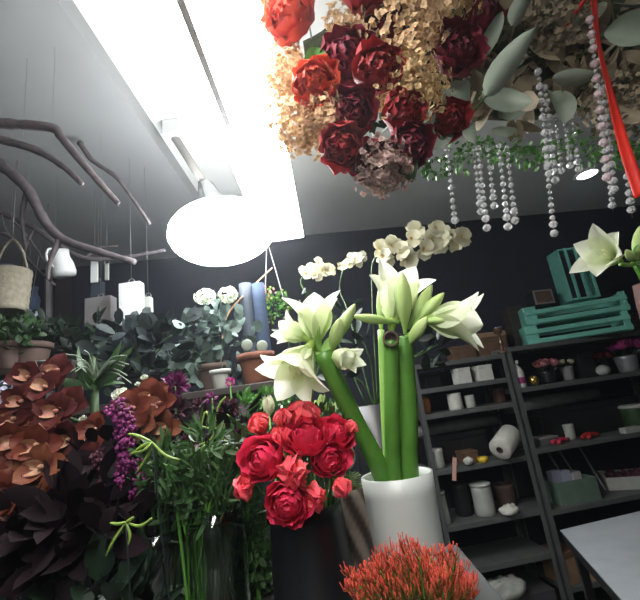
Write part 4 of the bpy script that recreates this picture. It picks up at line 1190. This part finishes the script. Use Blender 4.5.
# 5th shelf
canat('tall white canister on the fifth shelf', 486, Z1[4], .070, .070, .20, 'off_white', .03, lid='off_white')
canat('brown pot beside the tall white canister', 508, Z1[4], .062, .072, .155, 'brown_pot', .12, name='plant_pot', cat='pot')
canat('pale blue white bottle on the fifth shelf beside the white vase', 443, Z1[4], .055, .045, .20, 'off_white', .03, name='bottle', cat='bottle', lid='off_white')
canat('black tall bin on the fifth shelf left of the canister', 465, Z1[4], .06, .065, .22, 'black_plastic', .12, name='bin', cat='bin')
o = MB(); o.ball((0, 0, .03), (.065, .05, .032), 12, 20)
for q in o.v: q += q.normalized() * .028 * noise.noise(q * 35); q.z = max(q.z, 0.0)
put(o, 'crumpled_paper', 'paper_white', 'crumpled white tissue before the brown pot', 'paper', on(511, 0, .0, Z1[4]))
o = MB(); o.ball((0, 0, .05), (.16, .10, .06), 20, 34)
for q in o.v: q += q.normalized() * .03 * noise.noise(q * 26); q.z = max(q.z, 0.0)
put(o, 'plastic_bag', 'off_white', 'pale crumpled bag on the lowest visible shelf', 'bag', on(505, 0, .05, Z1[5] - .22) + V((0, 0, 0)))
b = MB(True); mm = Matrix.Translation(S(0, 0, 0)) @ SM; 
o = thing('storage_crate', 'dark crate on the floor under the left shelving unit', 'crate', S(.40, .19, 0)); b.box((.08, .03, 0), (.70, .36, .2), mm); b.build('body', 'counter_side', o, .005)

# top of the units: teal crates
def crate(label, p, w, d, h_, nsl, grp='teal wooden crates', rotm=None, fill=.46, corner=.10, back=True):
    o = thing('crate', label, 'crate', p, grp)
    o.rotation_euler = rotm if rotm else (0, 0, SROT)
    sl = h_ / nsl
    for sgn in (0, 1):
        x = -w / 2 if not sgn else w / 2 - .016
        b = MB(); b.box((x, -d / 2 + .012, 0), (x + .016, d / 2 - .012, h_)); b.build('end_board', 'teal', o, .003)
    for y in ((-d / 2, d / 2 - .012) if back else (-d / 2,)):
        for k in range(nsl):
            b = MB(); b.box((-w / 2, y, k * sl + sl * .1), (w / 2, y + .012, k * sl + sl * (.1 + fill))); b.build('slat', 'teal', o, .002)
    if corner:
        b = MB(); b.box((-w / 2 + .017, -d / 2 + .0125, 0), (-w / 2 + corner, -d / 2 + .03, h_)); b.build('corner_block', 'teal', o, .003)
        b = MB(); b.box((w / 2 - .05, -d / 2 + .0125, 0), (w / 2 - .017, -d / 2 + .03, h_)); b.build('corner_block', 'teal', o, .003)
    for k in range(4):
        yy = -d / 2 + .02 + k * (d - .04) / 4
        b = MB(); b.box((-w / 2 + .018, yy, .002), (w / 2 - .018, yy + (d - .04) / (5 if back else 9), .012)); b.build('bottom_slat', 'teal', o)
    return o
CR = SROT - math.radians(20)
c1 = on(573, 0, .13, Z2[0])
crate('lower teal slatted crate on top of the right shelving unit', c1, .76, .32, .155, 2, rotm=(0, 0, CR))
crate('upper teal slatted crate stacked on the lower one', c1 + ux * .035 + V((0, 0, .157)), .76, .30, .155, 2, rotm=(0, 0, CR))
up = crate('teal crate standing upright on end on the stacked crates', c1 + ux * .28 + uy * -.03 + V((0, 0, .314 + .225)), .45, .20, .24, 3, rotm=(0, -PI / 2, CR + .2), fill=.3, corner=.0, back=False)
b = MB(); b.box((-.208, -.088, .228), (.208, .088, .24)); b.build('side_board', 'teal', up, .003)
# move the upright one so its lowest end board rests on the crate below
# other things on top
p = on(535, 0, .02, Z2[0]) ; zt = c1.z + .274
o = thing('picture_frame', 'dark framed box leaning on the left end of the stacked teal crates', 'frame', V((0, 0, 0)))
o.location = c1 + ux * -.20 + uy * .0 + V((0, 0, .314)); o.rotation_euler = (0, 0, SROT + .05)
b = MB(); b.box((-.085, -.06, 0), (.085, .06, .115)); b.build('box_body', 'black_plastic', o, .003)
b = MB(); 
for lo, hi in (((-.088, -.07, 0), (.088, -.06, .012)), ((-.088, -.07, .108), (.088, -.06, .12)), ((-.088, -.07, .012), (-.076, -.06, .108)), ((.076, -.07, .012), (.088, -.06, .108))): b.box(lo, hi)
b.build('moulding', 'grey_card', o)
b = MB(); b.box((-.076, -.064, .012), (.076, -.0605, .108)); b.build('picture', 'brown_wood', o)
p = on(503, 0, .04, Z1[0])
o = thing('candlestick', 'glass candlestick on the top shelf left of the teal crates', 'candlestick', p)
b = MB(); b.lathe([(0, 0), (.042, 0), (.045, .01), (.018, .025), (.014, .06), (.022, .08), (.014, .10), (.013, .15), (.03, .165), (.036, .20), (.032, .205), (.0, .18)], 22); b.build('body', 'dark_glass', o)
b = MB(); b.lathe([(0, .207), (.037, .207), (.037, .2), (.03, .196), (0, .2)], 22); b.build('rim', 'chrome', o)
boxat('brown wooden box on the top shelf behind the candlestick', 492, Z1[0], .26, .20, .14, 'brown_wood', .22, lid='tan_wood')
boxat('dark brown box on the top shelf behind the right facing bloom', 462, Z1[0], .2, .12, .14, 'brown_wood', .22)
boxat('grey brown box on the top shelf behind the picture frame', 521, Z2[0], .13, .36, .1, 'dark_wood', .27)
boxat('brown cardboard box at the right end of the top shelf', 652, Z2[0], .25, .17, .2, 'brown_pot', .1)
# right unit, second shelf
p = on(521, 0, .05, Z2[1])
o = thing('bottle', 'white spray bottle at the left of the right unit second shelf', 'bottle', p)
b = MB(); b.lathe([(0, 0), (.04, 0), (.043, .01), (.043, .12), (.03, .15), (.014, .17), (.014, .18), (0, .18)], 22); b.build('body', 'paper_white', o)
b = MB(); b.lathe([(.0435, .03), (.044, .032), (.044, .075), (.0435, .077)], 22); b.build('label_band', 'hot_pink', o)
b = MB(); b.box((-.012, -.03, .18), (.012, .014, .205)); b.build('spray_head', 'paper_white', o, .003)
o = MB(); o.ball((0, 0, .04), .04, 12, 18); put(o, 'bauble', 'gold', 'gold ball beside the white spray bottle', 'ornament', on(535, 0, .06, Z2[1]))
def potflowers(label, plabel, px, z, r, h_, pm, fm, R, v=.08, n=3, nb=24, cat='flower'):
    p = on(px, 0, v + r, z)
    q = thing('flower_pot', plabel, 'pot', p); b = MB(); b.lathe(hollow(r * .8, r, h_, .004), 24); b.build('body', pm, q)
    b = MB(); b.lathe([(0, h_ * .9), (r * .93, h_ * .9), (r * .93, h_ * .87), (0, h_ * .87)], 20); b.build('soil', 'soil', q)
    o = thing('potted_flowers', label, cat, p + V((0, 0, h_ * .9)))
    b = MB()
    for k in range(n):
        a = k * 2.1; c = V((math.cos(a) * R * .7, math.sin(a) * R * .5, R * .6))
        layered(b, TR(c, (math.cos(a) * .4, -.6, .8)), R * .7, 18, ruf=.05)
    b.build('bloom', fm, o)
    b = MB(); leaves(b, (0, 0, R * .2), (R * .9, R * .7, R * .3), 24, R * .6, R * .3); b.build('foliage', 'leaf_dark', o)
    b = MB(); b.tube([(0, 0, 0), (0, 0, R * .5)], .005); b.build('stem', 'stem_dark', o)
potflowers('pale pink flowers in a black pot on the right unit', 'black pot under the pale pink flowers', 550, Z2[1], .06, .095, 'black_plastic', 'pink', .075)
potflowers('cream flowers right of the pale pink ones', 'dim grey pot under the cream flowers', 569, Z2[1], .05, .11, 'grey_card', 'cream_flower', .05, v=.12, n=2)
potflowers('magenta flowers in the silver pot at the right edge', 'silver metal pot at the right edge of the second shelf', 630, Z2[1], .085, .13, 'galvanised', 'hot_pink', .11, v=.05, n=4)
boxat('black upright box between cream flowers and white bulb', 585, Z2[1], .13, .20, .14, 'black_plastic', .12)
o = MB(); o.ball((0, 0, .042), (.052, .05, .042), 12, 18); put(o, 'bowl_ornament', 'off_white', 'off white round ornament left of the silver pot', 'ornament', on(605, 0, .08, Z2[1]))
potflowers('dark red flowers left of the silver pot', 'dark pot behind the off white ornament', 605, Z2[1], .05, .1, 'black_plastic', 'rose_dark', .07, v=.2, n=3)
# third shelf
def toolthing(label, px, z, w, m, v):
    p = on(px, 0, v, z); o = thing('hand_tool', label, 'tool', p); o.rotation_euler = (0, 0, SROT + .4)
    b = MB(); b.tube(spline([(-w / 2, 0, .016), (-w * .1, .02, .03), (w * .2, .01, .02)], 5), [.014] * 11, 9); b.tube(spline([(-w / 2, .05, .016), (-w * .1, .05, .03), (w * .2, .02, .02)], 5), [.014] * 11, 9); b.build('handle', m, o)
    b = MB(); b.petal(TR((w * .15, .012, .012), (1, .1, 0)), w * .45, .04, 0, 8, t0=1); b.build('blade', 'chrome', o)
toolthing('red handled tool on the third shelf, right of two', 596, Z2[2], .2, 'red_paint', .05)
toolthing('dark red handled tool on the third shelf, left of two', 566, Z2[2], .18, 'ran_red', .04)
canat('small grey cup behind the dark red tool', 572, Z2[2], .035, .04, .11, 'off_white', .12, name='cup', cat='cup')
boxat('grey flat box at the left of the third shelf, right unit', 545, Z2[2], .15, .06, .12, 'shelf_metal', .06, lid='grey_card')
canat('green banded tub at the right edge of the third shelf', 640, Z2[2], .09, .10, .17, 'leaf_green', .05, name='tub', cat='tub', lid='off_white')
boxat('white flat carton before the green banded tub', 632, Z2[2], .14, .04, .06, 'off_white', .0)
# fourth shelf
p = on(571, 0, .16, Z2[3])
o = thing('storage_basket', 'green grey slatted basket with papers on the right unit', 'basket', p); o.rotation_euler = (0, 0, SROT)
w, d, h_ = .32, .24, .15
for lo, hi in (((-w / 2, -d / 2, 0), (w / 2, -d / 2 + .01, h_)), ((-w / 2, d / 2 - .01, 0), (w / 2, d / 2, h_)), ((-w / 2, -d / 2 + .01, 0), (-w / 2 + .01, d / 2 - .01, h_)), ((w / 2 - .01, -d / 2 + .01, 0), (w / 2, d / 2 - .01, h_)), ((-w / 2 + .01, -d / 2 + .01, 0), (w / 2 - .01, d / 2 - .01, .01))):
    b = MB(); b.box(lo, hi); b.build('panel', 'green_crate', o, .002)
for k, (dx, lab, m, hh, a) in enumerate(((-.08, 'pale blue folded paper at the left in the slatted basket', 'pale_blue', .2, .25), (.0, 'blue white folded paper in the middle of the slatted basket', 'pale_blue', .19, -.1), (.08, 'grey white folded paper at the right in the slatted basket', 'off_white', .17, .3))):
    b = MB(); b.box((-.04, -.03, 0), (.04, .03, hh)); q = put(b, 'folded_paper', m, lab, 'paper', p + ux * dx + V((0, 0, .012)), SROT + a * .3, 'papers in the slatted basket', .008)
for k, (u0, du, lab) in enumerate(((1.14, -.12, 'grey slat leaning behind the slatted basket, left of three'), (1.22, -.12, 'grey slat leaning behind the slatted basket, middle of three'), (1.36, -.10, 'grey slat leaning right of the slatted basket, right of three'))):
    q0 = S(u0 + .05, .28 - .03 * k, Z2[3]); q1 = S(u0 + du + .05, .32 - .03 * k, Z2[2] - .04); L = (q1 - q0).length - .0
    b = MB(); b.box((-.018, -.006, 0), (.018, .006, L)); o = b.build('slat', 'grey_card'); o.matrix_world = TR(q0, q1 - q0) ; tag(o, lab, 'slat', 'leaning slats')
p = on(636, 0, .20, Z2[3])
o = thing('tray', 'white rimmed tray of dark red things at the right edge', 'tray', p); o.rotation_euler = (0, 0, SROT - .5)
w, d, h_ = .42, .28, .09
b = MB(); b.box((-w / 2 + .008, -d / 2 + .008, 0), (w / 2 - .008, d / 2 - .008, .01)); b.build('base', 'off_white', o)
for lo, hi in (((-w / 2, -d / 2, 0), (w / 2, -d / 2 + .008, h_)), ((-w / 2, d / 2 - .008, 0), (w / 2, d / 2, h_)), ((-w / 2, -d / 2 + .008, 0), (-w / 2 + .008, d / 2 - .008, h_)), ((w / 2 - .008, -d / 2 + .008, 0), (w / 2, d / 2 - .008, h_))):
    b = MB(); b.box(lo, hi); b.build('wall', 'off_white', o, .002)
o = MB()
for k in range(60):
    o.ball((rg.uniform(-.17, .17), rg.uniform(-.1, .1), .03 + .06 * rg.random()), rg.uniform(.015, .026), 5, 8)
put(o, 'dried_petals', 'burgundy', 'heap of dark red dried petals in the white rimmed tray', 'petals', p + V((0, 0, .01)), SROT - .5)
bpy.data.objects['dried_petals']['kind'] = 'stuff'
# orange brown wooden things under
for k, (px, lab) in enumerate(((566, 'orange brown wooden crate low under the right unit, left one'), (590, 'orange brown wooden crate low under the right unit, right one'))):
    boxat(lab, px, Z2[4], .16, .2 - .05 * k, .2, 'tan_wood', .02, name='wooden_crate', cat='crate', rot=.2, lid='brown_wood')

# ------------------------------------------------------------------ work table, right
tz = .9
q0, q1 = atz(560, 530, tz), atz(640, 511, tz); e = atz(622, 600, tz)
ud = (q1 - q0).normalized(); vd = (e - q0).normalized()
o = thing('work_table', 'pale grey work table with a dark edge at lower right', 'table', (q0.x + .6, q0.y - .25, 0))
def tp(a, b_, z): p_ = q0 + ud * a + vd * b_; return V((p_.x, p_.y, z))
W_, D_ = 1.3, .75
def slab(name, a0_, a1_, b0_, b1_, z0, z1, m):
    b = MB(True); P = [tp(a0_, b0_, z0), tp(a1_, b0_, z0), tp(a1_, b1_, z0), tp(a0_, b1_, z0), tp(a0_, b0_, z1), tp(a1_, b0_, z1), tp(a1_, b1_, z1), tp(a0_, b1_, z1)]
    b.add(P, [[0, 1, 2, 3], [7, 6, 5, 4], [4, 5, 1, 0], [5, 6, 2, 1], [6, 7, 3, 2], [7, 4, 0, 3]], smooth=False); b.build(name, m, o)
slab('tabletop', 0, W_, 0, D_, tz - .006, tz, 'table_grey')
slab('edge_frame', .004, W_ - .004, .004, D_ - .004, tz - .05, tz - .007, 'black_plastic')
for a in (.03, W_ - .07):
    for c in (.03, D_ - .07): slab('leg', a, a + .04, c, c + .04, 0, tz - .05, 'black_plastic')

# ------------------------------------------------------------------ world and view
w = bpy.data.worlds.new('world'); SC.world = w; w.use_nodes = True
w.node_tree.nodes['Background'].inputs[0].default_value = (.5, .6, .75, 1)
w.node_tree.nodes['Background'].inputs[1].default_value = .05
vl = w.node_tree.nodes.new('ShaderNodeVolumeScatter')
vl.inputs['Color'].default_value = (.85, .92, 1, 1); vl.inputs['Density'].default_value = .010; vl.inputs['Anisotropy'].default_value = .75  # thin haze added to lift the darks, standing in for lens flare
w.node_tree.links.new(vl.outputs[0], w.node_tree.nodes['World Output'].inputs['Volume'])
vs = SC.view_settings
vs.view_transform = 'Standard'; vs.look = 'None'; vs.exposure = .6; vs.gamma = 1; vs.use_curve_mapping = False
